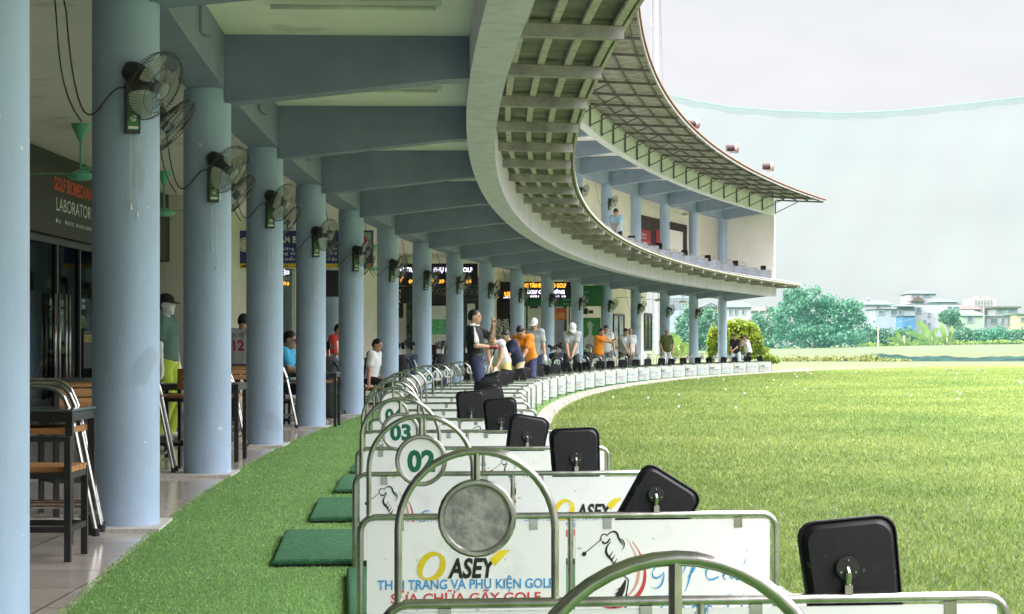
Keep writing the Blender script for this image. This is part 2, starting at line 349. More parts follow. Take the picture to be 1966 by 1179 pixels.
X, Y = wedge(330000, 6.0, 34, 0.6, 0.17, 2.75, -0.30, 0.1)
blades('turf_fibres', X, Y, np.full(len(X), 0.006), nrg.uniform(0.007, 0.014, len(X)), nrg.uniform(0.003, 0.006, len(X))*(0.6+Y/16), FIBRE, 0.9)
# ================================================================ BUILDING
B = thing('driving_range_building', 'long curved two storey driving range building with blue round columns and wide eaves', 'building')
def part(mb, name, m, smooth=False, parent=None): return mb.build(name, m, parent or B, smooth)
CR = 0.185
Z1, Z2 = 3.43, 6.82       # ceilings
part(MB().arc([(-8, Z1), (2.33, Z1), (2.33, 3.72), (-8, 3.72)], TH_A, TH_B, 150), 'upper_floor_slab', CEIL)
part(MB().arc([(-8, Z2), (2.1, Z2), (2.1, 7.0), (-8, 7.0)], TH_A, TH_B, 150), 'roof_slab', CEIL)
part(MB().arc([(2.05, 3.085), (2.335, 3.085), (2.335, 3.56), (2.05, 3.425)], TH_A, TH_B-0.003, 150), 'fascia_beam', FASC, 0.6)
part(MB().arc([(1.93, 6.47), (2.17, 6.47), (2.17, 7.03), (1.93, 6.815)], TH_A, TH_B-0.001, 150), 'fascia_beam', FASCU, 0.6)
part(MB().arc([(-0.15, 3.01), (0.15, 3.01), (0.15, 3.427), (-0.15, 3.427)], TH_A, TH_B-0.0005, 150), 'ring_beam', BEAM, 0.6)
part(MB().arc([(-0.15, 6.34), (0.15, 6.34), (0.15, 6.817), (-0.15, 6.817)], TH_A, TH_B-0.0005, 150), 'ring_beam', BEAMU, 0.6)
part(MB().arc([(-3.6, 0), (-3.2, 0), (-3.2, 3.427), (-3.6, 3.427)], 0.062, TH_B-0.004, 110), 'rear_wall', WALL, 0.6)
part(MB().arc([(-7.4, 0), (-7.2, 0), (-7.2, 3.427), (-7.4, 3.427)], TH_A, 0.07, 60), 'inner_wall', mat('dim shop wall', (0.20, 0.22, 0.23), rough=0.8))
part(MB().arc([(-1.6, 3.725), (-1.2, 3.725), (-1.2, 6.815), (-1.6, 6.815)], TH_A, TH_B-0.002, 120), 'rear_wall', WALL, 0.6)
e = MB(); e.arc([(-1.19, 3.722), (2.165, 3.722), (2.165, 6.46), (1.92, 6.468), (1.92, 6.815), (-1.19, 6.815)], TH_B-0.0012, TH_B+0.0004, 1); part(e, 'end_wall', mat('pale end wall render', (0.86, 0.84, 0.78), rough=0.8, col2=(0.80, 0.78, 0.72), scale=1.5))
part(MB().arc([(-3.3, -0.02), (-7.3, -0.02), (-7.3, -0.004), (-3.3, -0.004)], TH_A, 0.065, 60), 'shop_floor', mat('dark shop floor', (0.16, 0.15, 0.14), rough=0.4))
def column(k, z0, z1):
    b = MB(); c = P(th_col(k), 0)
    b.lathe([(CR, 0), (CR, z1-z0)], 40, c[:2]+(z0,)); part(b, 'column', BLUE, 0.6)
for k in range(-5, 18): column(k, -0.02, 3.0095)
for k in range(9, 18): column(k, 3.722, 6.3395)
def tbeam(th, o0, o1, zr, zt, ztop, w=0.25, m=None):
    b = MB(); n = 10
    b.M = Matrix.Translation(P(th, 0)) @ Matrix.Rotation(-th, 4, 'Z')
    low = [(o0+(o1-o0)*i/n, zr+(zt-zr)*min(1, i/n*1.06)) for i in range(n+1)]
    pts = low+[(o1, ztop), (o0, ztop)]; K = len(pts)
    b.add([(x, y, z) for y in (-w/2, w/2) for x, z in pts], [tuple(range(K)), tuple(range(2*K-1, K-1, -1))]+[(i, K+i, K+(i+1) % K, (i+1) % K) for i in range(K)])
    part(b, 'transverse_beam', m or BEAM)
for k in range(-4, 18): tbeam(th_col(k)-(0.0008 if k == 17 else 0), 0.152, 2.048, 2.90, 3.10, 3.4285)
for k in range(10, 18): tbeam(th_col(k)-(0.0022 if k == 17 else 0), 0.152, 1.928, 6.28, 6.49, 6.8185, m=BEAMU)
for k in range(-2, 18):    # granite sills between the columns
    b = MB(); c = th_col(k); b.arc([(-1.6, -0.01), (0.22, -0.01), (0.22, 0.022), (-1.6, 0.022)], c-0.0022, c+0.0022, 1); part(b, 'floor_strip', STONE)
part(MB().arc([(2.09, 6.995), (2.12, 6.995), (2.12, 7.15), (2.09, 7.15)], TH_A, TH_B-0.0002, 150), 'eave_closure', FASC)
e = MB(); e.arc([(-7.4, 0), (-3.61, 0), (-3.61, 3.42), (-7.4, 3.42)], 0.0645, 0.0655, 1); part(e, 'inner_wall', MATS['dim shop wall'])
e = MB(); e.arc([(-7.9, 0), (-0.4, 0), (-0.4, 6.8), (-7.9, 6.8)], TH_A-0.002, TH_A-0.0005, 1); part(e, 'end_wall', WALL)  # unseen wall behind the camera, added to keep low sun out
# lower eave
RA = [-0.0433+i*DPH/2 for i in range(-11, 31)]
for th in RA:
    b = MB(); b.M = Matrix.Translation(P(th, 0)) @ Matrix.Rotation(-th, 4, 'Z')
    b.add([(x, y, z) for y in (-0.05, 0.05) for x, z in ((2.337, 3.42), (3.25, 3.395), (3.25, 3.495), (2.337, 3.52))], [(0, 1, 2, 3), (7, 6, 5, 4), (0, 4, 5, 1), (1, 5, 6, 2), (2, 6, 7, 3), (3, 7, 4, 0)])
    part(b, 'rafter', CONC)
for o in (2.44, 2.68, 2.92, 3.17):
    part(MB().arc([(o, 3.525-(o-2.34)*0.028), (o+0.06, 3.523-(o-2.34)*0.028), (o+0.06, 3.562-(o-2.34)*0.028), (o, 3.564-(o-2.34)*0.028)], TH_A, TH_B, 150), 'purlin', PURL)
def corrugated(o0, o1, z0, z1, pitch, amp, a, b, thick=0.012):
    mbn = MB(); n = int((b-a)*147/pitch*4); vs = []; rows = 3
    for i in range(n+1):
        th = a+(b-a)*i/n; w = amp*math.cos(i*PI/2)
        for t in (0, 1):
            for j in range(rows): f = j/(rows-1); vs.append(P(th, o0+(o1-o0)*f, z0+(z1-z0)*f+w+t*thick))
    K = 2*rows; fs = []
    for i in range(n):
        for t in (0, 1):
            for j in range(rows-1): q = (i*K+t*rows+j, i*K+t*rows+j+1, (i+1)*K+t*rows+j+1, (i+1)*K+t*rows+j); fs.append(q if t else q[::-1])
        fs.append((i*K+rows-1, (i+1)*K+rows-1, (i+1)*K+2*rows-1, i*K+2*rows-1))
    return mbn.add(vs, fs)
part(corrugated(2.32, 3.27, 3.575, 3.555, 0.09, 0.01, TH_A, TH_B), 'eave_sheet', SHEET, True)
part(MB().arc([(3.272, 3.535), (3.30, 3.53), (3.30, 3.565), (3.272, 3.575)], TH_A, TH_B+0.001, 200), 'eave_edge', FLASH)
part(MB().arc([(2.34, 3.64), (3.29, 3.59), (3.29, 3.60), (2.34, 3.80)], TH_A, TH_B+0.0005, 150), 'eave_roof', CONC)
# upper roof on steel brackets
def zu(o): return 7.09-(o-2.17)*0.068
for i in range(-2, 30):
    th = TH_B-0.0006-i*DPH/2
    if th < 0.0: break
    b = MB(); b.M = Matrix.Translation(P(th, 0)) @ Matrix.Rotation(-th, 4, 'Z')
    b.bar((2.2, 0, zu(2.2)-0.03), (4.2, 0, zu(4.2)-0.03), 0.05, 0.06); b.bar((2.2, 0, zu(2.2)-0.06), (2.2, 0, 6.5), 0.045); b.bar((2.21, 0, 6.53), (3.15, 0, zu(3.15)-0.06), 0.03)
    if i >= 0: part(b, 'roof_bracket', STEELD)
for o in (2.5, 3.0, 3.5, 3.98):
    part(MB().arc([(o, zu(o)+0.003), (o+0.05, zu(o)), (o+0.05, zu(o)+0.04), (o, zu(o)+0.043)], 0.0, TH_B, 120), 'purlin', STEELD)
part(MB().arc([(2.1, zu(2.1)+0.05), (4.22, zu(4.22)+0.05), (4.22, zu(4.22)+0.06), (2.1, zu(2.1)+0.06)], -0.1, TH_B+0.0005, 140), 'roof_lining', BOARD)
part(corrugated(1.9, 4.27, zu(1.9)+0.085, zu(4.27)+0.085, 0.16, 0.014, -0.1, TH_B+0.002, 0.02), 'roof_tiles', TILE, True)
part(MB().arc([(4.2, zu(4.2)-0.01), (4.235, zu(4.2)-0.01), (4.235, zu(4.2)+0.048), (4.2, zu(4.2)+0.048)], -0.1, TH_B, 140), 'eave_edge', CONC)
# small fixtures on the soffits
for k in range(-1, 9):
    th = th_col(k)-0.0107
    t = thing('tube_light', 'white tube light batten on the cream ceiling between beams %s' % ('nearest the camera' if k < 2 else 'further along the bays'), 'light', P(th, 1.2, Z1), -th, 'tube lights on the bay ceiling')
    b = MB(); b.box(-0.62, 0.62, -0.03, 0.03, -0.035, -0.002); b.build('housing', WHITE, t)
    b = MB(); b.tube([(-0.58, 0, -0.052), (0.58, 0, -0.052)], 0.014, 8); b.build('tube', mat('unlit tube glass', (0.7, 0.72, 0.7), rough=0.3), t, True)
for k in range(1, 8):
    th = th_col(k)+DPH*0.55
    b = MB(); p = P(th, 0.17); q = P(th, 0.24)
    b.tube([p[:2]+(3.42,), p[:2]+(3.16,), (p[0]+0.02, p[1], 3.13), q[:2]+(3.12,)], 0.011, 8); part(b, 'drain_pipe', BEAM, True)
# ================================================================ BAY DIVIDERS
DTH = DPH/2
def div_th(k): return -0.1135+(k-1)*DTH
def div_off(k): return 1.28-0.10*min(1, max(0, k-4)/16)
DW, DH = 1.42, 0.43
def arc3(c, r, a0, a1, n, y=0): return [(c[0]+r*math.cos(a0+(a1-a0)*i/n), y, c[1]+r*math.sin(a0+(a1-a0)*i/n)) for i in range(n+1)]
b = MB(); rt = 0.0118
b.tube([(0, 0, 0.0)]+arc3((0.05, DH-0.05), 0.05, PI, PI/2, 6)+arc3((DW-0.05, DH-0.05), 0.05, PI/2, 0, 6)+[(DW, 0, 0.0)], rt, 10)
b.tube([(DW/2, 0, 0.0), (DW/2, 0, DH)], rt*0.9, 10)
for x in (0, DW/2, DW): b.lathe([(0.03, 0), (0.03, 0.006), (0.014, 0.01)], 10, (x, 0, 0))
ME_FRAME = b.mesh('tube_frame', INOX, 0.7)
HX, HR = 0.204, 0.175
b = MB(); b.tube([(HX-HR, 0, DH)]+arc3((HX, DH+0.164), HR, PI, 0, 22)+[(HX+HR, 0, DH)], 0.0088, 10); b.tube([(HX, 0, DH+0.339), (HX, 0, DH+0.275)], 0.0075, 8)
ME_HOOP = b.mesh('hoop', INOX, 0.7)
b = MB(); b.tube(arc3((HX, DH+0.19), 0.08, 0, 2*PI, 28)[:-1], 0.0085, 8, closed=True); ME_RING = b.mesh('disc_ring', INOX, 0.7)
b = MB(); b.M = Matrix.Translation((HX, 0.002, DH+0.19)) @ Matrix.Rotation(PI/2, 4, 'X'); b.lathe([(0.075, -0.004), (0.075, 0.004)], 28); ME_DISC = b.mesh('number_disc', PANEL, 0.5)
ME_DISCG = ME_DISC.copy(); ME_DISCG.materials[0] = GREYD
def panel_mesh(x0, x1):
    b = MB(); b.box(x0, x1, -0.006, 0.006, 0.045, DH-0.017); b.use(1)
    for x in (x0+0.11, x1-0.11): b.box(x-0.014, x+0.014, -0.0085, 0.0085, DH-0.045, DH-0.010)
    return b.mesh('panel', [PANEL, CHROME])
PX = ((0.022, DW/2-0.016), (DW/2+0.016, DW-0.022))
ME_PAN = [panel_mesh(*p) for p in PX]
ME_PANU = [m_.copy() for m_ in ME_PAN]
for m_ in ME_PANU: m_.materials[0] = mat('blue grey upper panel', (0.44, 0.49, 0.58), rough=0.45, col2=(0.30, 0.34, 0.40), scale=4)  # upper panel copies in a darker blue grey
def plate_outline(w, h, r, n=5, taper=0.07):
    pts = []
    for cx, cz, a in ((w/2-r, h/2-r, 0), (-w/2+r, h/2-r, PI/2), (-w/2+r, -h/2+r, PI), (w/2-r, -h/2+r, 1.5*PI)):
        for i in range(n+1): t = a+PI/2*i/n; x, z = cx+r*math.cos(t), cz+r*math.sin(t); pts.append((x*(1-taper*(0.5-z/h)), z))
    return pts
b = MB(); w_, h_ = 0.235, 0.252; rings = []
for s_, y in ((1.0, 0.016), (1.0, 0.008), (0.99, 0.003), (0.965, 0.002), (0.945, 0.007), (0.90, 0.002), (0.84, -0.005), (0.4, -0.006)): rings.append([(x*s_, y, z*s_) for x, z in plate_outline(w_, h_, 0.042)])
K = len(rings[0]); b.add([p for r_ in rings for p in r_], [(i*K+k, i*K+(k+1) % K, (i+1)*K+(k+1) % K, (i+1)*K+k) for i in range(len(rings)-1) for k in range(K)]+[tuple(range(K-1, -1, -1)), tuple((len(rings)-1)*K+k for k in range(K))])
b.box(-0.035, 0.03, -0.0095, -0.004, -0.035, -0.033); ME_PLATE = b.mesh('tilting_plate', BLACKP, 0.6)
b = MB(); b.box(-0.009, 0.009, -0.009, 0.009, DH+0.008, DH+0.03); b.tube([(0, 0, DH+0.03), (0, -0.008, DH+0.06)], 0.0075, 8); b.tube([(0, -0.008, DH+0.055), (0, 0.012, DH+0.075)], 0.006, 8)
b.use(1); b.M = Matrix.Translation((0, 0.004, DH+0.068)) @ Matrix.Rotation(PI/2, 4, 'X'); b.lathe([(0.027, -0.004), (0.027, 0.004)], 16); b.use(0)
for a in (PI/2, PI*1.15, -PI*0.15): b.M = Matrix.Translation((0.019*math.cos(a), -0.002, DH+0.068+0.019*math.sin(a))); b.lathe([(0.004, -0.002), (0.004, 0.002)], 6)
ME_BRK = b.mesh('swivel_bracket', [CHROME, BLACKM], 0.6)
# printed artwork: two designs, each as a mesh per side
def art_shop(x0, par):
    c = x0+0.333
    b = MB(); b.use(0)
    o = bez([(c-0.10, 0.307), (c-0.15, 0.312), (c-0.18, 0.225), (c-0.13, 0.22), (c-0.075, 0.22), (c-0.06, 0.302), (c-0.10, 0.307)], 10)
    b.ribbon(o, [0.006+0.016*abs(math.sin(i/len(o)*2*PI+0.4)) for i in range(len(o))], -0.0075)
    b.poly([(c+0.065, 0.263), (c+0.08, 0.283), (c+0.098, 0.263), (c+0.15, 0.318), (c+0.112, 0.314), (c+0.085, 0.292)], -0.0077)
    o1 = b.build('lettering', INKY, par)
    letters('ASEY', INK, 0.066, c-0.062, 0.226, -0.0076, wid=0.165, shear=0.18, bold=0.035, parent=par)
    letters('THỜI TRANG VÀ PHỤ KIỆN GOLF', INKB, 0.033, c, 0.188, -0.0076, 'CENTER', wid=0.595, bold=0.018, parent=par)
    letters('SỬA CHỮA GẬY GOLF', INKR, 0.033, c, 0.142, -0.0076, 'CENTER', wid=0.505, bold=0.018, parent=par); letters('0944 . 649 . 639', INKB, 0.030, c, 0.084, -0.0076, 'CENTER', wid=0.58, shear=0.2, bold=0.01, parent=par)
def art_club(x0, par):
    b = MB(); g = lambda pts: [(x0+p[0], 0.401-p[1]) for p in pts]; y = -0.0076
    # swinging golfer drawn in brush strokes
    b.ribbon(g([(0.032, 0.098), (0.088, 0.054)]), 0.003, y); b.poly(circle2(x0+0.030, 0.401-0.101, 0.008, 10)[:-1], y)
    b.ribbon(g(bez([(0.088, 0.056), (0.084, 0.035), (0.098, 0.03), (0.108, 0.038)])), 0.004, y-0.0002)
    b.ribbon(g(bez([(0.108, 0.042), (0.118, 0.022), (0.142, 0.02), (0.146, 0.04), (0.150, 0.058), (0.158, 0.06), (0.162, 0.072)])), [0.0025+0.0045*math.sin(i/20*PI) for i in range(21)], y)
    b.ribbon(g(bez([(0.150, 0.05), (0.172, 0.055), (0.172, 0.078), (0.158, 0.09)])), [0.002, 0.003, 0.004, 0.004, 0.005, 0.005, 0.004, 0.004, 0.003, 0.002, 0.002], y-0.0003)
    b.ribbon(g(bez([(0.092, 0.058), (0.10, 0.075), (0.115, 0.06), (0.118, 0.05)])), 0.006, y-0.0001)
    b.ribbon(g(bez([(0.122, 0.06), (0.10, 0.08), (0.10, 0.10), (0.118, 0.115), (0.128, 0.125), (0.132, 0.14), (0.138, 0.16)])), [0.0025+0.006*math.sin(min(1, i/16)*PI) for i in range(21)], y)
    for k in range(4): b.ribbon(g([(0.115+k*0.008, 0.113+k*0.012), (0.130+k*0.007, 0.092+k*0.012)]), [0.006, 0.001], y-0.0004)
    b.ribbon(g(bez([(0.172, 0.19), (0.165, 0.22), (0.15, 0.24), (0.128, 0.285)])), [0.004+0.018*math.sin(i/10*PI*0.8) for i in range(11)], y)
    for k in range(5): b.ribbon(g([(0.162-k*0.007, 0.215+k*0.014), (0.138-k*0.006, 0.225+k*0.014)]), [0.008, 0.001], y-0.0002)
    b.ribbon(g(bez([(0.182, 0.19), (0.18, 0.22), (0.170, 0.25), (0.172, 0.285)])), [0.004]*6+[0.007, 0.009, 0.010, 0.009, 0.008], y)
    b.ribbon(g(bez([(0.146, 0.16), (0.16, 0.17), (0.17, 0.18), (0.182, 0.19)])), 0.004, y); b.build('golfer_emblem', INK, par)
    b = MB(); a = bez([(0.195, 0.06), (0.255, 0.13), (0.26, 0.24), (0.17, 0.272), (0.12, 0.29), (0.09, 0.28), (0.075, 0.27)], 14)
    b.ribbon(g(a), [0.002+0.014*math.sin(i/(len(a)-1)*PI)**1.5 for i in range(len(a))], y+0.0006); b.build('emblem_swoosh', INKR, par)
    b = MB(); a = bez([(0.175, 0.048), (0.235, 0.13), (0.235, 0.23), (0.145, 0.265)], 14)
    b.ribbon(g(a), [0.001+0.010*math.sin(i/14*PI)**1.5 for i in range(15)], y+0.0007); b.build('emblem_swoosh', INKP, par)
    b = MB(); u = 0.052; X = lambda ox, pts: [(x0+0.265+ox+p[0]*u, 0.197+p[1]*u) for p in pts]
    st = [(0, [(0.95, 1.25), (0.75, 1.45), (0.15, 1.2), (0.0, 0.75), (-0.1, 0.3), (0.4, 0.15), (0.75, 0.75), (0.8, 0.3), (0.6, -0.45), (0.05, -0.3)]),
          (0.055, [(0.35, 0.75), (-0.05, 0.75), (-0.05, 0.15), (0.2, 0.15), (0.5, 0.15), (0.55, 0.75), (0.3, 0.72)]),
          (0.085, [(0.15, 0.4), (0.6, 0.9), (0.75, 1.6), (0.5, 1.4), (0.2, 1.1), (0.0, 0.1), (0.35, 0.2)]),
          (0.118, [(0.1, 0.4), (0.6, 0.9), (0.8, 1.6), (0.55, 1.4), (0.3, 1.1), (0.1, -0.4), (-0.15, -0.55)]),
          (0.185, [(0.95, 1.2), (0.7, 1.5), (0.0, 1.1), (0.0, 0.6), (0.0, 0.15), (0.4, 0.1), (0.85, 0.4)]),
          (0.238, [(0.1, 0.4), (0.55, 0.9), (0.7, 1.6), (0.45, 1.4), (0.15, 1.1), (0.0, 0.1), (0.3, 0.2)]),
          (0.265, [(0.2, 0.75), (-0.1, 0.2), (0.2, 0.0), (0.5, 0.7), (0.4, 0.4), (0.4, 0.1), (0.65, 0.2)]),
          (0.305, [(0.35, 1.5), (0.1, 1.0), (-0.1, 0.1), (0.25, 0.12), (0.6, 0.2), (0.6, 0.8), (0.2, 0.6)])]
    for ox, p in st: q = bez(p, 9); b.ribbon(X(ox, q), [0.0022+0.0045*abs(math.sin(i*0.35+ox*30)) for i in range(len(q))], y)
    u = 0.075; X = lambda ox, pts: [(x0+0.245+ox+p[0]*u, 0.075+p[1]*u) for p in pts]
    for ox, p in [(0, [(0.0, 0.7), (0.1, 1.2), (0.6, 1.0), (1.3, 1.05)]), (0.0, [(0.85, 1.05), (0.8, 0.7), (0.6, 0.2), (0.2, 0.2)]), (0.075, [(0.5, 1.0), (0.4, 0.7), (0.3, 0.3), (0.25, 0.2)]), (0.09, [(0.25, 0.3), (0.4, 0.7), (0.6, 0.6), (0.6, 0.2)]),
                  (0.15, [(0.3, 0.6), (0.0, 0.6), (0.0, 0.15), (0.35, 0.3)]), (0.2, [(0.0, 0.2), (0.1, 0.7), (0.4, 0.7), (0.4, 0.2)]), (0.262, [(0.35, 1.1), (0.3, 0.7), (0.2, 0.3), (0.2, 0.2)]), (0.31, [(0.35, 1.1), (0.3, 0.7), (0.2, 0.3), (0.2, 0.2)])]:
        q = bez(p, 8); b.ribbon(X(ox, q), [0.003+0.006*abs(math.sin(i*0.4+1)) for i in range(len(q))], y)
    b.build('lettering', INKB, par)
ART = {}
for side in (0, 1):
    for nm, fn in (('shop', art_shop), ('club', art_club)):
        h = link('panel', None); fn(PX[side][0], h); ART[nm, side] = [(c.name.split('.')[0], c.data) for c in h.children]
        for c in list(h.children): bpy.data.objects.remove(c)
        bpy.data.objects.remove(h)
PLATES = {1: (5, 0, 0.02), 2: (-32, -4, 0.0), 3: (2, 2, 0.0), 4: (-10, 5, -0.005), 5: (4, 0, 0.02), 6: (3, 6, 0.02)}
NUM = {0: None, 1: None, 9: None, 13: None}
ORD = 'nearest second third fourth fifth sixth seventh eighth ninth tenth'.split()
def divider(k, th, off, z=0.0, upper=False):
    if upper: lab = 'steel bay divider on the upper floor, place %d from the end wall' % k; grp = 'bay dividers on the upper floor'
    else:
        num = NUM.get(k, '%02d' % k if k < 8 else str(k)); grp = 'bay dividers along the turf'
        lab = 'steel bay divider with white panels, ' + ('its hoop disc reading %s' % num if num else 'worn grey disc, just before the one reading 02' if k == 1 else 'its hoop cut off below, nearest the camera' if k == 0 else 'blank disc, just beyond number %s' % NUM.get(k-1, '%02d' % (k-1)))
    t = thing('bay_divider', lab, 'divider', P(th, off, z), -th+rnd.uniform(-0.012, 0.012), grp)
    fr = link('tube_frame', ME_FRAME, t); link('hoop', ME_HOOP, t); link('disc_ring', ME_RING, t)
    num = None if upper else NUM.get(k, '%02d' % k if k < 8 else str(k))
    d = link('number_disc', ME_DISC if (num or upper or k == 9) else ME_DISCG, t)
    if num: letters(num, INKG, 0.070, HX, DH+0.19-0.035, -0.0026, 'CENTER', bold=0.045, parent=d, wid=0.094 if len(num) > 1 else 0.045, name='numeral')
    for s_ in (0, 1):
        p = link('panel', (ME_PANU if upper else ME_PAN)[s_], t)
        if not upper:
            for n, me in ART[('shop', 'club')[(k+s_) % 2], s_]: link(n, me, p)
    if not upper or k % 2:
        px = {1: 1.05, 2: 1.005, 3: 1.0, 4: 0.96, 5: 0.94, 6: 0.80}.get(k, 1.0+rnd.uniform(-0.06, 0.04)); roll, yaw, up = PLATES.get(k, (rnd.uniform(-14, 14), rnd.uniform(-15, 15), rnd.uniform(-0.005, 0.02)))
        br = link('swivel_bracket', ME_BRK, t); br.location = (px, 0, 0)
        pl = link('tilting_plate', ME_PLATE, t); r = math.radians(-roll); off2 = 0.012+up
        pl.location = (px+off2*math.sin(-r)*-1+(0.02 if k == 1 else 0), 0.022, DH+0.068+off2*math.cos(r)+{1: -0.045, 2: -0.062, 4: -0.015}.get(k, 0)); pl.rotation_euler = (math.radians(-6), r if False else -math.radians(roll), math.radians(yaw))
    return t
for k in range(0, 36): divider(k, div_th(k), div_off(k))
for j in range(12): divider(j+1, TH_B-0.007-j*DTH, 0.86, 3.722, True)
# hitting mats
MATG = mat('dark green mat pile', (0.035, 0.16, 0.065), rough=0.95, var=0.4, scale=45, bump=0.9, bscale=160, detail=8)
RUB = mat('black rubber edge', (0.02, 0.02, 0.02), rough=0.8, var=0.2)
ME_MB = MB().box(-0.7, 0.7, -0.7, 0.7, 0, 0.014).mesh('rubber_base', RUB)
pb = MB()             # pile with softly rounded rim
rim = [(0.708, 0.014), (0.708, 0.026), (0.700, 0.034), (0.69, 0.036)]
pb.add([(sx*r_, sy*r_, z) for r_, z in rim for sx, sy in ((-1, -1), (1, -1), (1, 1), (-1, 1))], [(i*4+j, i*4+(j+1) % 4, (i+1)*4+(j+1) % 4, (i+1)*4+j) for i in range(3) for j in range(4)]+[(12, 13, 14, 15)])
ME_MP = pb.mesh('pile', MATG)
for k in range(1, 36):
    if k <= 6:
        v = {1: 1195, 2: 1090, 3: 1006, 4: 950, 5: 912, 6: 884}[k]; ul = {1: 640, 2: 505, 3: 582, 4: 634, 5: 668, 6: 690}[k]
        Yf = F_PX*1.0/(v-V0); th = math.asin((Yf+0.7-YC)/149); p = ((ul-U0)*Yf/F_PX+0.7, Yf+0.7, 0.008)
    else: th = div_th(k)+DTH*0.5; p = P(th, 1.78, 0.008)
    t = thing('hitting_mat', 'dark green square hitting mat on the turf, %s' % ('%s of the row from the camera' % ORD[k-1] if k <= 10 else 'place %d of the row behind the dividers' % k), 'mat', p, -th, 'hitting mats on the turf')
    link('rubber_base', ME_MB, t); link('pile', ME_MP, t)
# golf balls lying on the range
b = MB(); b.lathe([(0.0215*math.sin(PI*i/8), -0.0215*math.cos(PI*i/8)) for i in range(1, 8)], 10); ME_BALL = b.mesh('golf_ball', WHITE, True)
for i in range(60):
    Yb = 30+68*rnd.random()**0.8; Xb = rnd.uniform(0.02, 0.28)*Yb
    if R0-math.hypot(Xb-XC, Yb-YC) < 3.2: continue
    o = link('golf_ball', ME_BALL, None, (Xb, Yb, 0.012+0.02*min(1, Yb/60))); o.scale = (0.9, 0.9, 0.9) if Yb < 50 else (1.1, 1.1, 1.1)
    tag(o, 'small white golf ball lying in the range grass', 'golf ball', 'golf balls on the range')
# ================================================================ WALL FANS
FBLADE = see_through('clear fan blade', (0.93, 0.95, 0.9), 0.08, rough=0.15, body=(0.75, 0.76, 0.68), body_fac=0.35)
FANB = mat('charcoal fan plastic', (0.03, 0.028, 0.028), rough=0.4, var=0.2)
FANG = mat('green fan panel', (0.06, 0.22, 0.05), rough=0.35, var=0.2)
WIRE = mat('dark grille wire', (0.05, 0.045, 0.045), rough=0.5)
b = MB(); b.box(-0.04, 0.04, -0.055, 0.0, -0.25, 0.02); b.box(-0.034, 0.034, -0.06, -0.055, -0.245, 0.015); ME_FW = b.mesh('wall_plate', FANB)
b = MB(); b.box(-0.031, 0.031, -0.063, -0.0605, -0.235, -0.07); b.use(1).box(-0.027, 0.027, -0.0645, -0.0635, -0.228, -0.214); ME_FP = b.mesh('control_panel', [FANG, WHITE])
b = MB(); b.M = Matrix.Translation((0, -0.062, -0.17)) @ Matrix.Rotation(PI/2, 4, 'X'); b.lathe([(0.019, 0), (0.019, 0.006), (0.012, 0.014)], 14); b.box(-0.003, 0.003, -0.017, 0.017, 0.008, 0.018); ME_FK = b.mesh('knob', WHITE, 0.5)
ME_FA = MB().tube([(0, -0.03, -0.02), (0.01, -0.06, 0.02), (0.025, -0.085, 0.05)], 0.022, 10).mesh('neck', FANB, True)
def head_matrix(): return Matrix.Rotation(PI/2, 4, 'X')      # lathe axis along -Y, the way the air goes
b = MB(); b.M = head_matrix(); b.lathe([(0.02, -0.085), (0.045, -0.08), (0.056, -0.05), (0.06, 0.02), (0.05, 0.06), (0.02, 0.065)], 18); ME_FM = b.mesh('motor', FANB, 0.8)
b = MB(); GR = 0.185
for k in range(60):
    a = 2*PI*k/60; c, s_ = math.cos(a), math.sin(a)
    b.tube([(r*c, y, r*s_) for r, y in ((0.055, -0.055), (0.12, -0.062), (0.168, -0.075), (GR, -0.105), (0.17, -0.135), (0.12, -0.155), (0.045, -0.165))], 0.0011, 3, caps=False)
for r, y in ((GR, -0.105), (0.168, -0.075), (0.12, -0.062), (0.12, -0.155), (0.045, -0.165)): b.tube([(r*math.cos(2*PI*i/36), y, r*math.sin(2*PI*i/36)) for i in range(36)], 0.0028 if r == GR else 0.0018, 5, closed=True)
ME_FG = b.mesh('guard', WIRE)
b = MB(); n1, n2 = 7, 6; vs = []
for i in range(n1):
    r = 0.03+0.13*i/(n1-1); hw = 0.35+0.42*math.sin(min(1, i/(n1-1)*1.1)*PI*0.62)
    for j in range(n2): t = -hw+2*hw*j/(n2-1); vs.append((r*math.cos(t), -0.105-0.03*(j/(n2-1)-0.5), r*math.sin(t)))
b.add(vs, [(i*n2+j, (i+1)*n2+j, (i+1)*n2+j+1, i*n2+j+1) for i in range(n1-1) for j in range(n2-1)]); ME_FB = b.mesh('blade', FBLADE, True)
b = MB(); b.M = head_matrix(); b.lathe([(0.032, 0.085), (0.034, 0.11), (0.03, 0.13), (0.01, 0.135)], 14); ME_FH = b.mesh('hub', mat('blue grey hub', (0.10, 0.11, 0.16), rough=0.3), 0.8)
CORD = mat('white pull cord', (0.8, 0.8, 0.76), rough=0.6)
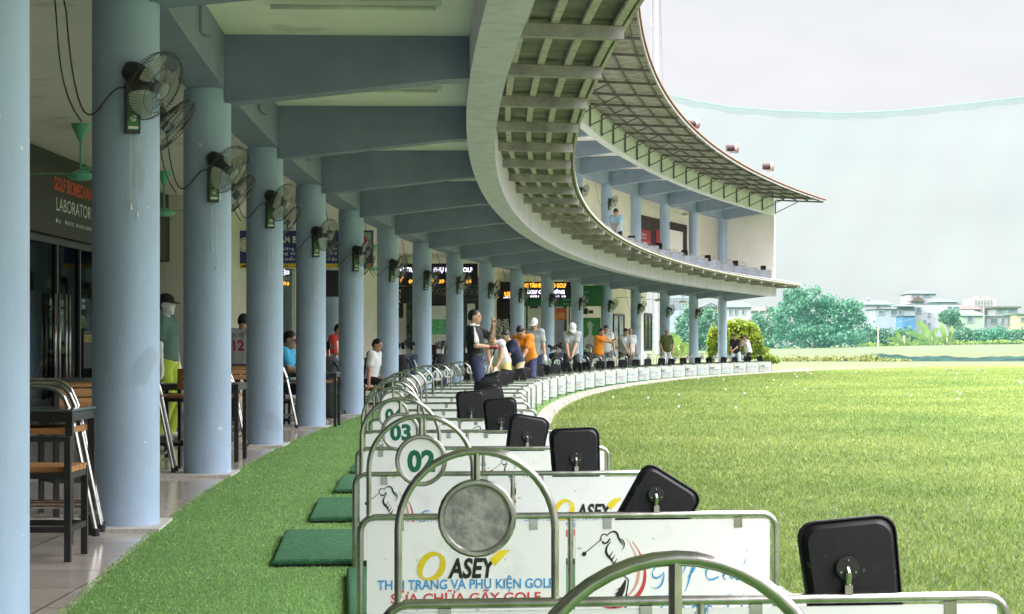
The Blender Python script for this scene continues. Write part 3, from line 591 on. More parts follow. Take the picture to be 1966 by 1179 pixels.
def fan(k, z, azim, yaw, pitch, lab, grp, cords=True, cable=True, up=False):
    th = th_col(k); c = P(th, 0); d = Vector((math.sin(azim), -math.cos(azim), 0)); loc = (c[0]+d.x*(CR-0.002), c[1]+d.y*(CR-0.002), z)
    t = thing('wall_fan', lab, 'fan', loc, azim, grp)
    wp = link('wall_plate', ME_FW, t); cp = link('control_panel', ME_FP, wp); link('knob', ME_FK, wp); link('neck', ME_FA, t)
    H = Matrix.Translation((0.03, -0.085, 0.055)) @ Matrix.Rotation(yaw-azim, 4, 'Z') @ Matrix.Rotation(pitch, 4, 'X') @ Matrix.Scale(1.1, 4)
    sp = rnd.uniform(0, 2)
    for n, me in (('motor', ME_FM), ('guard', ME_FG), ('hub', ME_FH)): o = link(n, me, t); o.matrix_local = H
    for q in range(3): o = link('blade', ME_FB, t); o.matrix_local = H @ Matrix.Rotation(sp+2*PI/3*q, 4, 'Y')
    if cords:
        for x, l in ((-0.012, 0.40+rnd.uniform(-0.1, 0.1)), (0.022, 0.46+rnd.uniform(-0.1, 0.1))):
            b = MB(); b.tube([(x, -0.035, -0.25), (x+0.002, -0.035, -0.25-l)], 0.0022, 5); b.lathe([(0.003, 0.03), (0.0085, 0.0), (0.008, -0.008)], 8, (x+0.002, -0.035, -0.26-l)); b.build('pull_cord', CORD, t, True)
    if cable:
        b = MB(); dz = Z1-z if not up else Z2-z
        pts = bez([(-0.04, -0.02, 0.0), (-0.12, 0.02, 0.02), (-0.16, 0.07, -0.16), (-0.215, 0.12, -0.14), (-0.27, 0.2, -0.12), (-0.30, 0.26, 0.2), (-0.31, 0.30, 0.45), (-0.36, 0.34, 0.7), (-0.38, 0.33, dz-0.1), (-0.36, 0.33, dz)], 9)
        b.tube(pts, 0.0045, 6); b.build('cable', WIRE, t, True)
        if k <= 6 and not up:
            b = MB(); pts = bez([(-0.24, 0.2, -0.17), (-0.37, 0.25, 0.0), (-0.35, 0.3, 0.3), (-0.37, 0.31, 0.5), (-0.40, 0.33, 0.75), (-0.42, 0.36, dz-0.15), (-0.40, 0.36, dz)], 9); b.tube(pts, 0.0045, 6); b.build('cable', WIRE, t, True)
            b = MB(); b.box(-0.45, -0.33, 0.30, 0.40, dz-0.09, dz-0.002); b.build('junction_box', mat('beige junction box', (0.45, 0.38, 0.26)), t)
ORDC = 'first second third fourth fifth sixth seventh eighth ninth tenth eleventh twelfth thirteenth fourteenth fifteenth sixteenth seventeenth'.split()
ZF = {1: 2.415, 2: 2.37, 3: 2.44, 4: 2.36, 5: 2.36}
for k in range(1, 17):
    th = th_col(k); az0 = math.radians(20)-0*th; out_az = PI/2-th*0   # local -Y aims along azim: 0 = back at the camera, +90 deg = out to the field
    z = ZF.get(k, 2.38+rnd.uniform(-0.03, 0.03))
    yaw = {1: 64, 2: 60, 3: 64, 4: 66, 5: 72, 6: 72, 7: 70, 8: 50, 9: 76}.get(k, rnd.uniform(40, 85)); pit = {1: 30, 2: 32, 3: 26}.get(k, rnd.uniform(14, 34))
    fan(k, z, math.radians(22)+th*0.3, math.radians(yaw), math.radians(pit), 'charcoal wall fan on the near side of the %s full lower column' % ORDC[k-1], 'wall fans on the lower columns')
    fan(k, z-0.14, math.radians(150), math.radians(rnd.uniform(85, 105)), math.radians(rnd.uniform(30, 50)), 'charcoal wall fan on the far side of the %s full lower column' % ORDC[k-1], 'wall fans on the lower columns', cords=False, cable=False)
fan(0, 2.42, math.radians(31), math.radians(60), math.radians(28), 'wall fan on the nearest cut off column, only its white pull cord showing', 'wall fans on the lower columns', cable=False)
for k in (12, 13):
    fan(k, 5.75, math.radians(24), math.radians(60), math.radians(20), 'charcoal wall fan on the upper column %s' % ('behind the swinging upper floor golfer' if k == 13 else 'half hidden by the lower eave edge'), 'wall fans on the upper columns', cords=False, up=True)
# ceiling fans
def ceiling_fan(loc, lab, m, blade_rot, drop=0.55):
    t = thing('ceiling_fan', lab, 'fan', loc, blade_rot, 'ceiling fans')
    b = MB(); b.lathe([(0.10, 0), (0.095, -0.03), (0.03, -0.17), (0.025, -0.18)], 16); b.build('canopy', m, t, True)
    MB().tube([(0, 0, -0.12), (0, 0, -drop)], 0.014, 8).build('rod', m, t, True)
    b = MB(); b.lathe([(0.03, 0.05), (0.07, 0.03), (0.15, 0.0), (0.155, -0.03), (0.10, -0.06), (0.03, -0.07)], 20, (0, 0, -drop)); b.build('motor', m, t, True)
    for q in range(3):
        b = MB(); b.M = Matrix.Rotation(2*PI/3*q, 4, 'Z') @ Matrix.Translation((0, 0, -drop+0.01)); b.box(0.12, 0.25, -0.02, 0.02, -0.006, 0.004)
        b.add([(0.24, -0.05, 0.006), (0.7, -0.07, 0.012), (0.7, 0.07, -0.012), (0.24, 0.05, -0.006), (0.24, -0.05, 0.012), (0.7, -0.07, 0.018), (0.7, 0.07, -0.006), (0.24, 0.05, 0.0)], [(0, 3, 2, 1), (4, 5, 6, 7), (0, 1, 5, 4), (1, 2, 6, 5), (2, 3, 7, 6), (3, 0, 4, 7)])
        b.build('blade', m, t)
GRN = mat('mint green enamel', (0.18, 0.58, 0.40), rough=0.35, var=0.08); WEN = mat('off white enamel', (0.55, 0.56, 0.50), rough=0.4)
for u, v, lab in ((155, 238, 'mint green ceiling fan hanging left of the first full column'), (315, 330, 'mint green ceiling fan seen between the first and second columns'), (538, 425, 'mint green ceiling fan in front of the blue shop sign'), (716, 470, 'mint green ceiling fan hanging at the right end of the blue sign')):
    Yc = F_PX*(Z1-1)/(V0-v); ceiling_fan(((u-U0)*Yc/F_PX, Yc, Z1), lab, GRN, rnd.uniform(0, 2))
for th, lab in ((0.338, 'dark ceiling fan over the far bays left of the cream wall windows'), (0.360, 'pale ceiling fan over the far bays before the end column'), (0.383, 'ceiling fan near the open end of the lower bays')):
    ceiling_fan(P(th, -1.4, Z1), lab, WEN if th > 0.35 else mat('grey enamel', (0.18, 0.18, 0.17)), th*9)
for th, lab in ((0.345, 'pale ceiling fan over the upper floor by the red poster'), (0.366, 'pale ceiling fan over the upper floor near the end wall')): ceiling_fan(P(th, -0.55, Z2), lab, WEN, th*5, 0.5)
# ================================================================ SHOPS AND SIGNS
DARKS = mat('charcoal sign board', (0.02, 0.019, 0.02), rough=0.5, var=0.25)
LEDB = mat('dark led board', (0.012, 0.010, 0.022), rough=0.3, var=0.3)
LEDW = mat('violet white led', (0.75, 0.72, 1.0), emit=0.55, var=0.02); LEDO = mat('amber led', (1.0, 0.36, 0.03), emit=0.5, var=0.02)
NAVY = mat('navy sign board', (0.018, 0.035, 0.20), rough=0.4, var=0.1); YEL = mat('yellow sign strip', (0.70, 0.50, 0.06), rough=0.45, var=0.06)
GRNB = mat('green sign board', (0.01, 0.14, 0.05), rough=0.4, var=0.1)
FRAMEW = mat('cream aluminium frame', (0.70, 0.70, 0.62), rough=0.4, var=0.05); FRAMED = mat('dark window frame', (0.03, 0.035, 0.04), rough=0.4)
th_m = 0.018; LW = 153.1
def wall_x(u): return (solve_th(u, -3.2)-th_m)*LW
t = thing('glass_storefront', 'glazed shop front with steel door handles under the charcoal laboratory sign', 'shop front', P(th_m, -3.2), PI/2-th_m)
xa, xb = -7.5, 5.9
b = MB(); b.box(xa, xb, -0.03, 0.03, 0, 0.06); b.box(xa, xb, -0.03, 0.03, 2.28, 2.36)
for x in (-7.5, -5.2, -3.0, wall_x(106), wall_x(150), 3.1, 4.6, 5.87): b.box(x-0.03, x+0.03, -0.032, 0.032, 0.06, 2.28)
b.build('frame', FRAMED, t)
MB().box(xa, xb, 0.0, 0.008, 0.06, 2.28).build('glass_pane', GLASS, t)
for u in (95, 103.5, 116, 123):
    x = wall_x(u); b = MB(); b.tube([(x, -0.07, 0.35), (x, -0.07, 1.66)], 0.02, 8)
    for z in (0.5, 1.5): b.tube([(x, -0.07, z), (x, 0, z)], 0.012, 6)
    b.build('door_handle', INOX, t, True)
x = wall_x(165); p = MB().box(x-0.16, x+0.55, -0.012, -0.002, 0.72, 1.22).build('poster', DARKS, t)
letters('GOLF SHOP', INKY, 0.10, x-0.12, 1.07, -0.014, wid=0.62, parent=p); letters('OPEN', INKY, 0.10, x-0.12, 0.90, -0.014, wid=0.6, parent=p) if False else None
t = thing('shop_sign', 'charcoal sign board with raised red words above LABORATORY on the shop wall', 'sign', P(th_m, -3.13), PI/2-th_m)
b = MB().box(xa, wall_x(338), -0.05, 0.02, 2.37, 3.2); b.build('board', DARKS, t)
x0, x1 = wall_x(84), wall_x(170)
letters('GOLF BIOMECHANICS', mat('red raised letters', (0.70, 0.06, 0.02), rough=0.4), 0.165, x0, 2.93, -0.056, wid=(x1-x0), bold=0.03, parent=t)
x0, x1 = wall_x(89), wall_x(164); letters('LABORATORY', INKW, 0.17, x0, 2.68, -0.056, wid=(x1-x0), parent=t)
for u0, u1, tx in ((88, 98, '● LA'), (106, 123, '● PRACTICE'), (128, 161, '● TRAINING & EQUIPMENT')): letters(tx, INKW, 0.05, wall_x(u0), 2.53, -0.056, wid=wall_x(u1)-wall_x(u0), parent=t)
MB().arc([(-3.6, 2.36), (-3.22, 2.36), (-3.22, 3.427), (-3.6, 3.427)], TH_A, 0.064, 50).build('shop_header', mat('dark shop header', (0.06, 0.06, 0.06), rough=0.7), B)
b = MB(); b.arc([(-3.6, 0), (-2.9, 0), (-2.9, 3.427), (-3.6, 3.427)], 0.0585, 0.0625, 1); part(b, 'wall_pier', WALL)
# things dimly seen through the glass
t = thing('display_shelf', 'dim display shelf with folded shirts and boxes behind the shop glass', 'shelf', P(0.012, -4.6), PI/2-0.012)
b = MB()
for z in (0.1, 0.6, 1.1, 1.6): b.box(-2.4, 3.6, -0.2, 0.2, z, z+0.03)
for x in (-2.4, -0.4, 1.6, 3.57): b.box(x, x+0.03, -0.2, 0.2, 0, 1.9)
b.build('shelf', mat('grey shelf board', (0.3, 0.3, 0.3)), t)
for i in range(34):
    b = MB(); x = rnd.uniform(-2.3, 3.3); z = (0.13, 0.63, 1.13)[i % 3]; b.box(x, x+rnd.uniform(0.15, 0.35), -0.18, 0.15, z, z+rnd.uniform(0.1, 0.38))
    b.build('stock_box', mat('stock colour %d' % (i % 6), ((0.5, 0.5, 0.52), (0.05, 0.12, 0.3), (0.35, 0.05, 0.05), (0.04, 0.04, 0.05), (0.1, 0.25, 0.12), (0.45, 0.36, 0.2))[i % 6]), t)
def tsign(name, lab, cat, u0, u1, v0, v1, z, m, th=0.03, rz=0.0):
    xm = ((u0+u1)/2-U0)*z/F_PX; w = (u1-u0)*z/F_PX; t = thing(name, lab, cat, (xm, z, 1+(V0-v1)*z/F_PX), rz); h = (v1-v0)*z/F_PX
    MB().box(-w/2, w/2, 0, th, 0, h).build('board', m, t); return t, (lambda u: (u-(u0+u1)/2)*z/F_PX), (lambda v: (v1-v)*z/F_PX), z/F_PX
t, ux, vz, k_ = tsign('hanging_sign', 'navy blue hanging sign with yellow bottom strip and white ring logo', 'sign', 453, 718, 443, 515, 35, NAVY)
MB().box(ux(453), ux(718), -0.006, -0.002, vz(515), vz(506)).build('strip', YEL, t)
b = MB(); w = 0.02
for x0, x1, z0, z1 in ((453, 455, 443, 515), (716, 718, 443, 515)): b.box(ux(x0), ux(x1), -0.014, 0.0, vz(z1), vz(z0))
b.box(ux(453), ux(718), -0.014, 0, vz(443), vz(441.5)); b.build('rim', FRAMEW, t)
b = MB(); b.poly(circle2(ux(470), vz(470), 14*k_)[:-1], -0.004); b.use(1).poly(circle2(ux(470), vz(470), 11.5*k_)[:-1], -0.0055); b.use(0).poly(circle2(ux(470), vz(470), 10.5*k_)[:-1], -0.007); b.build('logo_ring', [mat('pale logo print', (0.62, 0.62, 0.5)), NAVY], t)
letters('TÂM BÀN GOLF', INKW, 13*k_, ux(527), vz(466), -0.004, wid=105*k_, bold=0.02, parent=t)
for v, tx in ((480, 'lượng bàn golf tiêu chuẩn'), (489, 'ng tài golf Quốc tế'), (500, 't triển dự án.   Nhật nhập')): letters(tx, INKW, 6*k_, ux(541), vz(v), -0.004, wid=106*k_, parent=t)
letters('ĐT: 0912 - 0981 - 91838', INK, 4*k_, ux(463), vz(513), -0.008, wid=240*k_, bold=0.02, parent=t)
b = MB(); b.poly([(ux(693), vz(470)), (ux(695), vz(458)), (ux(700), vz(452)), (ux(704), vz(458)), (ux(706), vz(470))], -0.008); b.use(1).poly([(ux(690), vz(474)), (ux(690), vz(446)), (ux(713), vz(446)), (ux(713), vz(474))], -0.004); b.build('picture', [INKR, mat('pale green picture', (0.4, 0.5, 0.4))], t)
# glazed partition behind it: cream post, dark header, inner columns
b = MB(); b.lathe([(0.17, 0), (0.17, 3.42)], 24); o = b.build('inner_column', BLUE, B, 0.6, at(548, V0, 38)[:2]+(0,)); o2 = o.copy(); S.collection.objects.link(o2); o2.location = at(637, V0, 39)[:2]+(0,)
t, ux, vz, k_ = tsign('partition', 'dark header board seen right of the third column under the blue sign', 'partition', 618, 660, 519, 570, 36, mat('dark plum board', (0.03, 0.02, 0.035)))
t, ux, vz, k_ = tsign('glass_partition', 'clear glass partition with a painted reflection of sign letters below the blue hanging sign', 'partition', 536, 566, 517, 720, 37, GLASS, 0.01)
letters('KIỆN', LEDW, 8*k_, ux(539), vz(527), -0.01, wid=16*k_, parent=t, flip=True); letters('HÀNG', INKW, 7*k_, ux(539), vz(538), -0.01, wid=16*k_, parent=t, flip=True); letters('649', LEDO, 8*k_, ux(542), vz(548), -0.01, wid=13*k_, parent=t, flip=True)  # reversed letters painted in place of a sign's reflection
MB().box(ux(561), ux(565), -0.02, 0.03, vz(730), vz(519)).build('post', FRAMEW, t)
# golf fashion shop
t, ux, vz, k_ = tsign('led_sign', 'black LED sign with violet white and amber lines above the fashion shop', 'sign', 745, 917, 506, 548, 49, LEDB, 0.08)
letters('THỜI TRANG VÀ PHỤ KIỆN GOLF', LEDW, 8.5*k_, ux(752), vz(522), -0.004, wid=155*k_, bold=0.02, parent=t)
letters('0944 . 649 . 39 - 0912 . 64', LEDO, 7.5*k_, ux(785), vz(544), -0.004, wid=120*k_, bold=0.02, parent=t); letters('OASEY', LEDO, 12*k_, ux(738), vz(543), -0.005, wid=37*k_, bold=0.02, shear=0.2, parent=t)
t = thing('glass_storefront', 'dark fashion shop front with glass panes, big faint letters and a white green poster', 'shop front', (ux(0)*0+(831-U0)*49/F_PX, 49.1, 0), 0)
Xs = lambda u: (u-831)*49/F_PX; Zs = lambda v: 1+(V0-v)*49/F_PX
MB().box(Xs(745), Xs(917), 0, 0.05, Zs(582), Zs(549)).build('header', DARKS, t)
FAINT = mat('faint grey letters', (0.12, 0.12, 0.12), rough=0.4)
for u in (825, 892): letters('PXG', FAINT, 14*49/F_PX, Xs(u), Zs(566), -0.005, wid=32*49/F_PX, bold=0.03, parent=t)
letters('0912.64', FAINT, 7*49/F_PX, Xs(889), Zs(578), -0.005, wid=26*49/F_PX, parent=t)
b = MB()
for u in (745, 762, 790, 822, 858, 888, 917): b.box(Xs(u)-0.02, Xs(u)+0.02, -0.01, 0.05, 0, Zs(582))
b.build('frame', FRAMED, t); MB().box(Xs(790), Xs(917), 0.02, 0.03, 0, Zs(582)).build('glass_pane', GLASS, t)
MB().box(Xs(762), Xs(774), -0.03, 0.0, Zs(610), Zs(552)).build('side_banner', INK, t)
for i, ch in enumerate('MGAF'): letters(ch, INKW, 7*49/F_PX, Xs(763), Zs(562+i*10), -0.034, parent=t)
b = MB(); b.box(Xs(828), Xs(856), -0.01, 0.0, Zs(662), Zs(587)); b.use(1).box(Xs(828), Xs(856), -0.014, -0.0105, Zs(642), Zs(613)); b.build('poster', [mat('pale poster', (0.6, 0.66, 0.62)), mat('green poster band', (0.12, 0.42, 0.2), var=0.4, scale=14)], t)
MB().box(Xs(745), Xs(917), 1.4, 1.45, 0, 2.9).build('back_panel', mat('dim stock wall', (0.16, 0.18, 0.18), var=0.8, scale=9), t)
b = MB(); b.box(Xs(897), Xs(912), -0.012, 0, Zs(625), Zs(583)); b.build('pale_panel', mat('pale shop panel', (0.62, 0.66, 0.58)), t)  # plain pale panel set on the shop front
# academy shop
t, ux, vz, k_ = tsign('led_sign', 'black LED sign with amber club name and white line over the academy shop', 'sign', 948, 1096, 541, 573, 61, LEDB, 0.08)
letters('O', LEDO, 12*k_, ux(955), vz(569), -0.004, wid=9*k_, bold=0.02, parent=t); letters('ASEY', LEDO, 9*k_, ux(965), vz(569), -0.004, wid=22*k_, bold=0.02, shear=0.2, parent=t)
letters("Coach's", LEDW, 4*k_, ux(958), vz(572.6), -0.004, wid=22*k_, parent=t)
letters('TRUNG TÂM ĐÀO TẠO GOLF', LEDO, 8*k_, ux(990), vz(552), -0.004, wid=97*k_, bold=0.03, parent=t)
letters('GOLF CHÍNH HÃNG', LEDW, 7*k_, ux(1012), vz(564), -0.004, wid=72*k_, bold=0.03, parent=t); letters('0981 234 - 449 10', LEDW, 4*k_, ux(1018), vz(571), -0.004, wid=68*k_, parent=t)
t, ux, vz, k_ = tsign('green_sign', 'dark green sign board right of and below the amber LED sign', 'sign', 1004, 1156, 548, 588, 61.3, GRNB, 0.05)
for u, v, tx in ((1119, 563, 'Golf'), (1082, 577, 'Book'), (1082, 585, 'Save')): letters(tx, mat('pale green letters', (0.35, 0.5, 0.4)), 4.5*k_, ux(u), vz(v), -0.004, parent=t)
t = thing('glass_storefront', 'academy shop front with cream posts, glass door and orange red poster', 'shop front', ((1050-U0)*61.4/F_PX, 61.4, 0), 0)
Xs = lambda u: (u-1050)*61.4/F_PX; Zs = lambda v: 1+(V0-v)*61.4/F_PX
b = MB()
for u in (948, 970, 1008, 1015, 1035, 1064, 1090, 1096): b.box(Xs(u)-0.03, Xs(u)+0.03, -0.02, 0.05, 0, Zs(588))
b.build('frame', FRAMEW, t); MB().box(Xs(948), Xs(1096), 0.01, 0.02, 0, Zs(588)).build('glass_pane', GLASS, t)
b = MB(); b.box(Xs(1066), Xs(1088), -0.012, 0, Zs(615), Zs(592)); b.use(1).box(Xs(1068), Xs(1084), -0.014, -0.0125, Zs(612), Zs(600)); b.build('poster', [mat('orange red poster', (0.62, 0.14, 0.05)), mat('orange poster inset', (0.7, 0.32, 0.08), var=0.4, scale=20)], t)
MB().box(Xs(1015), Xs(1062), -0.012, 0, Zs(668), Zs(592)).build('pale_panel', mat('pale shop panel', (0.62, 0.66, 0.58)), t)
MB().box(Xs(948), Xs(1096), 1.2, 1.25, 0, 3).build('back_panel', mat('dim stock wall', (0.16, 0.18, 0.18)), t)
t, ux, vz, k_ = tsign('banner', 'green banner with a pale cartoon free outline of a golfer on the cream wall', 'banner', 1119, 1153, 610, 690, 66, mat('green banner', (0.05, 0.27, 0.08), var=0.12), 0.02)
t['label'] = 'green standing banner with a pale bust outline of a golfer in a cap'
b = MB(); c = ux(1133); b.poly([(c-0.05, vz(634)), (c-0.10, vz(628)), (c-0.10, vz(620)), (c-0.04, vz(617)), (c+0.03, vz(617.5)), (c+0.08, vz(621)), (c+0.14, vz(624)), (c+0.08, vz(626)), (c+0.07, vz(634)), (c+0.05, vz(642)), (c+0.24, vz(650)), (c+0.27, vz(672)), (c-0.24, vz(672)), (c-0.22, vz(650)), (c-0.05, vz(642))], -0.003); b.build('figure_print', mat('pale figure print', (0.5, 0.58, 0.5)), t)
t, ux, vz, k_ = tsign('wall_speaker', 'small black wall speaker above the green banner', 'speaker', 1120, 1129, 592, 603, 65.8, BLACKM, 0.15)
MB().box(0.1, 0.26, -0.1, 0.06, 0.02, 0.13).build('horn', BLACKM, t)
# windows in the cream wall, and the maroon advertising wall upstairs
def wall_window(u0, u1, v0, v1, off, mull=1, dark=False):
    a, c = solve_th(u0, off), solve_th(u1, off); Y = P((a+c)/2, off)[1]; z0, z1 = 1+(V0-v1)*Y/F_PX, 1+(V0-v0)*Y/F_PX
    fr = MB()
    for i in range(mull+2): th = a+(c-a)*i/(mull+1); fr.arc([(off, z0), (off+0.05, z0), (off+0.05, z1), (off, z1)], th-0.0002, th+0.0002, 1)
    for z in (z0, z1): fr.arc([(off, z-0.04), (off+0.052, z-0.04), (off+0.052, z+0.04), (off, z+0.04)], a, c, 2)
    o = part(fr, 'window', FRAMED); MB().arc([(off, z0), (off+0.02, z0), (off+0.02, z1), (off, z1)], a, c, 2).build('pane', mat('dark reflecting pane', (0.05, 0.08, 0.08), rough=0.06, spec=0.9) if dark else mat('green reflecting pane', (0.25, 0.36, 0.30), rough=0.06, spec=0.9, var=0.4, scale=3), o)
wall_window(1177, 1197, 605, 668, -3.195); wall_window(1237, 1250, 603, 672, -3.195, 1, True)
def upanel(u0, u1, v0, v1, off, m, name, par=None):
    a, c = solve_th(u0, off), solve_th(u1, off); Y = P((a+c)/2, off)[1]
    return MB().arc([(off-0.02, 1+(V0-v1)*Y/F_PX), (off, 1+(V0-v1)*Y/F_PX), (off, 1+(V0-v0)*Y/F_PX), (off-0.02, 1+(V0-v0)*Y/F_PX)], a, c, 6).build(name, m, par)
t = thing('wall_poster', 'maroon advertising wall with red panels and white words on the upper floor', 'poster')
upanel(1215, 1319, 421, 500, -1.16, mat('maroon board', (0.035, 0.014, 0.018)), 'board', t)
rp = upanel(1231, 1249, 442, 490, -1.13, mat('red panel', (0.42, 0.02, 0.04)), 'red_panel', t); upanel(1259, 1274, 443, 490, -1.13, mat('red panel', (0.42, 0.02, 0.04)), 'red_panel', t); upanel(1284, 1311, 443, 505, -1.12, CEIL, 'cream_panel', t)
for tx, v, h in (('COMPLI', 451, 0.10), ('INFORM', 457, 0.075)):
    a = solve_th(1226, -1.11); o = letters(tx, INKW, h, 0, 0, 0, wid=1.0, parent=rp); Y = P(a, -1.11)[1]; o.location = P(a, -1.09, 1+(V0-v)*Y/F_PX); o.rotation_euler = (0, 0, PI/2-a-0.01)
# ================================================================ FURNITURE AND GOLF GEAR
def mk_rack():
    out = []
    for yy, dx, h in ((0.0, 0.0, 0.80), (-0.16, 0.03, 0.78), (-0.38, 0.05, 0.77)):
        b = MB(); r = 0.11; x0, x1 = -0.54+dx, -0.16+dx
        pts = [(0.0+dx, yy, 0.02)]+[(x1+(0-x1+dx)*(1-f)*0, yy+0.0, 0) for f in ()]
        pts = [(dx, yy, 0.02), (x1+0.03, yy+0.03, h-r-0.05), (x1+0.01, yy+0.035, h-r)]+[(x1-r+r*math.cos(a), yy+0.04, h-r+r*math.sin(a)) for a in [PI/2*i/6 for i in range(1, 7)]]+[(x0+r+r*math.cos(a), yy+0.05, h-r+r*math.sin(a)) for a in [PI/2+PI/2*i/6 for i in range(7)]]+[(x0-0.03, yy+0.04, h-r-0.05), (x0-0.10, yy, 0.02)]
        b.tube(pts, 0.0125, 10); out.append(('hoop_leg', b.mesh('hoop_leg', INOX, 0.7)))
    b = MB()
    for x, z in ((-0.03, 0.15), (-0.48, 0.15), (-0.03, 0.10)): b.tube([(x, -0.38, z), (x, 0.0, z)], 0.009, 6)
    for yy in (0.0, -0.16, -0.38): b.tube([(-0.52, yy, 0.15), (-0.02, yy, 0.15)], 0.009, 6)
    b.tube([(-0.07, -0.4, 0.60), (-0.07, 0.02, 0.60)], 0.006, 6)
    out.append(('cross_bar', b.mesh('cross_bar', INOX, 0.7)))
    for yy, dx in ((0.0, 0.0), (-0.16, 0.03), (-0.38, 0.05)):
        for x in (dx, dx-0.64): out.append(('rubber_foot', MB().lathe([(0.02, 0), (0.02, 0.04)], 10, (x, yy, 0)).mesh('rubber_foot', RUB)))
    return out
RACK = mk_rack()
def place(kind, lab, cat, loc, rz, parts, grp): 
    t = thing(kind, lab, cat, loc, rz, grp)
    for n, me in parts: link(n, me, t)
    return t
def mk_chair(seat, back, slat_back=True, w=0.34):
    out = []; b = MB(); a = w/2
    for x in (-a, a):
        for y in (-a, a): b.box(x-0.015, x+0.015, y-0.015, y+0.015, 0, back if y < 0 else seat)
    for z in (seat-0.03, seat*0.35):
        for x in (-a, a): b.box(x-0.012, x+0.012, -a+0.016, a-0.016, z-0.014, z+0.014)
        for y in (-a, a): b.box(-a+0.016, a-0.016, y-0.012, y+0.012, z-0.014, z+0.014)
    b.box(-a+0.016, a-0.016, -a-0.012, -a+0.012, back-0.025, back); out.append(('frame', b.mesh('frame', BLACKM)))
    b = MB()
    for i in range(4): b.box(-a-0.01, a+0.01, -a+0.02+i*w/4, -a+0.02+(i+0.9)*w/4, seat-0.014, seat+0.012)
    out.append(('seat', b.mesh('seat', WOOD)))
    if slat_back:
        b = MB()
        for i in range(3): b.box(-a-0.005, a+0.005, -a+0.014, -a+0.034, seat+0.05+i*(back-seat-0.05)/3, seat+0.05+(i+0.85)*(back-seat-0.05)/3)
        out.append(('backrest', b.mesh('backrest', WOOD)))
    return out
STOOL = mk_chair(0.43, 0.585, False); BARCH = mk_chair(0.60, 0.82)
def mk_table():
    b = MB(); w, d, h = 0.7, 0.5, 0.675
    for x in (-w/2, w/2):
        for y in (-d/2, d/2): b.box(x-0.018, x+0.018, y-0.018, y+0.018, 0, h)
    for y in (-d/2, d/2): b.box(-w/2+0.018, w/2-0.018, y-0.016, y+0.016, h-0.05, h-0.004)
    for x in (-w/2, w/2): b.box(x-0.016, x+0.016, -d/2+0.018, d/2-0.018, h-0.05, h-0.004)
    out = [('frame', b.mesh('frame', BLACKM))]
    out.append(('shelf', MB().box(-w/2+0.02, w/2-0.02, -d/2-0.012, d/2+0.012, h-0.115, h-0.085).mesh('shelf', WOOD)))
    out.append(('tabletop', MB().box(-w/2-0.02, w/2+0.02, -d/2-0.02, d/2+0.02, h, h+0.012).mesh('tabletop', mat('smoked glass top', (0.10, 0.13, 0.12), rough=0.1)))); return out
TABLE = mk_table()
GRPF = 'bar furniture between the columns'
def gp(u, v, h=0.0): Y = F_PX*(1-h)/(v-V0); return ((u-U0)*Y/F_PX, Y, h)
place('bag_rack', 'bent stainless tube bag rack leaning by the first full column', 'rack', (-2.205, 10.10, 0.022), 0, RACK, 'stainless bag racks')
p = gp(140, 1045); place('bar_table', 'black framed bar table with glass top and wooden shelf, nearest the camera', 'table', (p[0]-0.36, p[1]+0.22, 0), 0, TABLE, GRPF)
p = gp(118, 1079); place('bar_stool', 'low backed black stool with wooden slat seat before the nearest table', 'stool', (p[0]-0.14, p[1]+0.17, 0), 0, STOOL, GRPF)
place('bar_chair', 'wooden slat bar chair behind the nearest bag rack', 'chair', (-2.62, 11.3, 0), 0.5, BARCH, GRPF)
for k, nm in ((2, 'second'), (3, 'third'), (4, 'fourth'), (5, 'fifth'), (6, 'sixth'), (7, 'seventh'), (8, 'eighth')):
    c = P(th_col(k), 0); place('bag_rack', 'bent stainless tube bag rack leaning by the %s full column' % nm, 'rack', (c[0]+(-0.30 if k == 2 else -0.15), c[1]+(0.3 if k == 2 else -0.28), 0.022), 0, RACK, 'stainless bag racks')
p = gp(343, 905); place('bar_chair', 'wooden slat bar chair left of the second full column', 'chair', (p[0]+0.0, p[1]+0.3, 0), 2.7, BARCH, GRPF)
place('bar_table', 'black framed bar table behind the second full column', 'table', (-2.75, 16.6, 0), 0, TABLE, GRPF)
place('bar_chair', 'wooden slat bar chair left of the third full column', 'chair', (-2.95, 20.6, 0), 0.3, BARCH, GRPF)
place('bar_table', 'black framed bar table before the man in blue', 'table', (-2.55, 23.6, 0), 0, TABLE, GRPF)
place('bar_table', 'black framed bar table beside the fifth full column', 'table', (-2.75, 29.2, 0), 0, TABLE, GRPF)
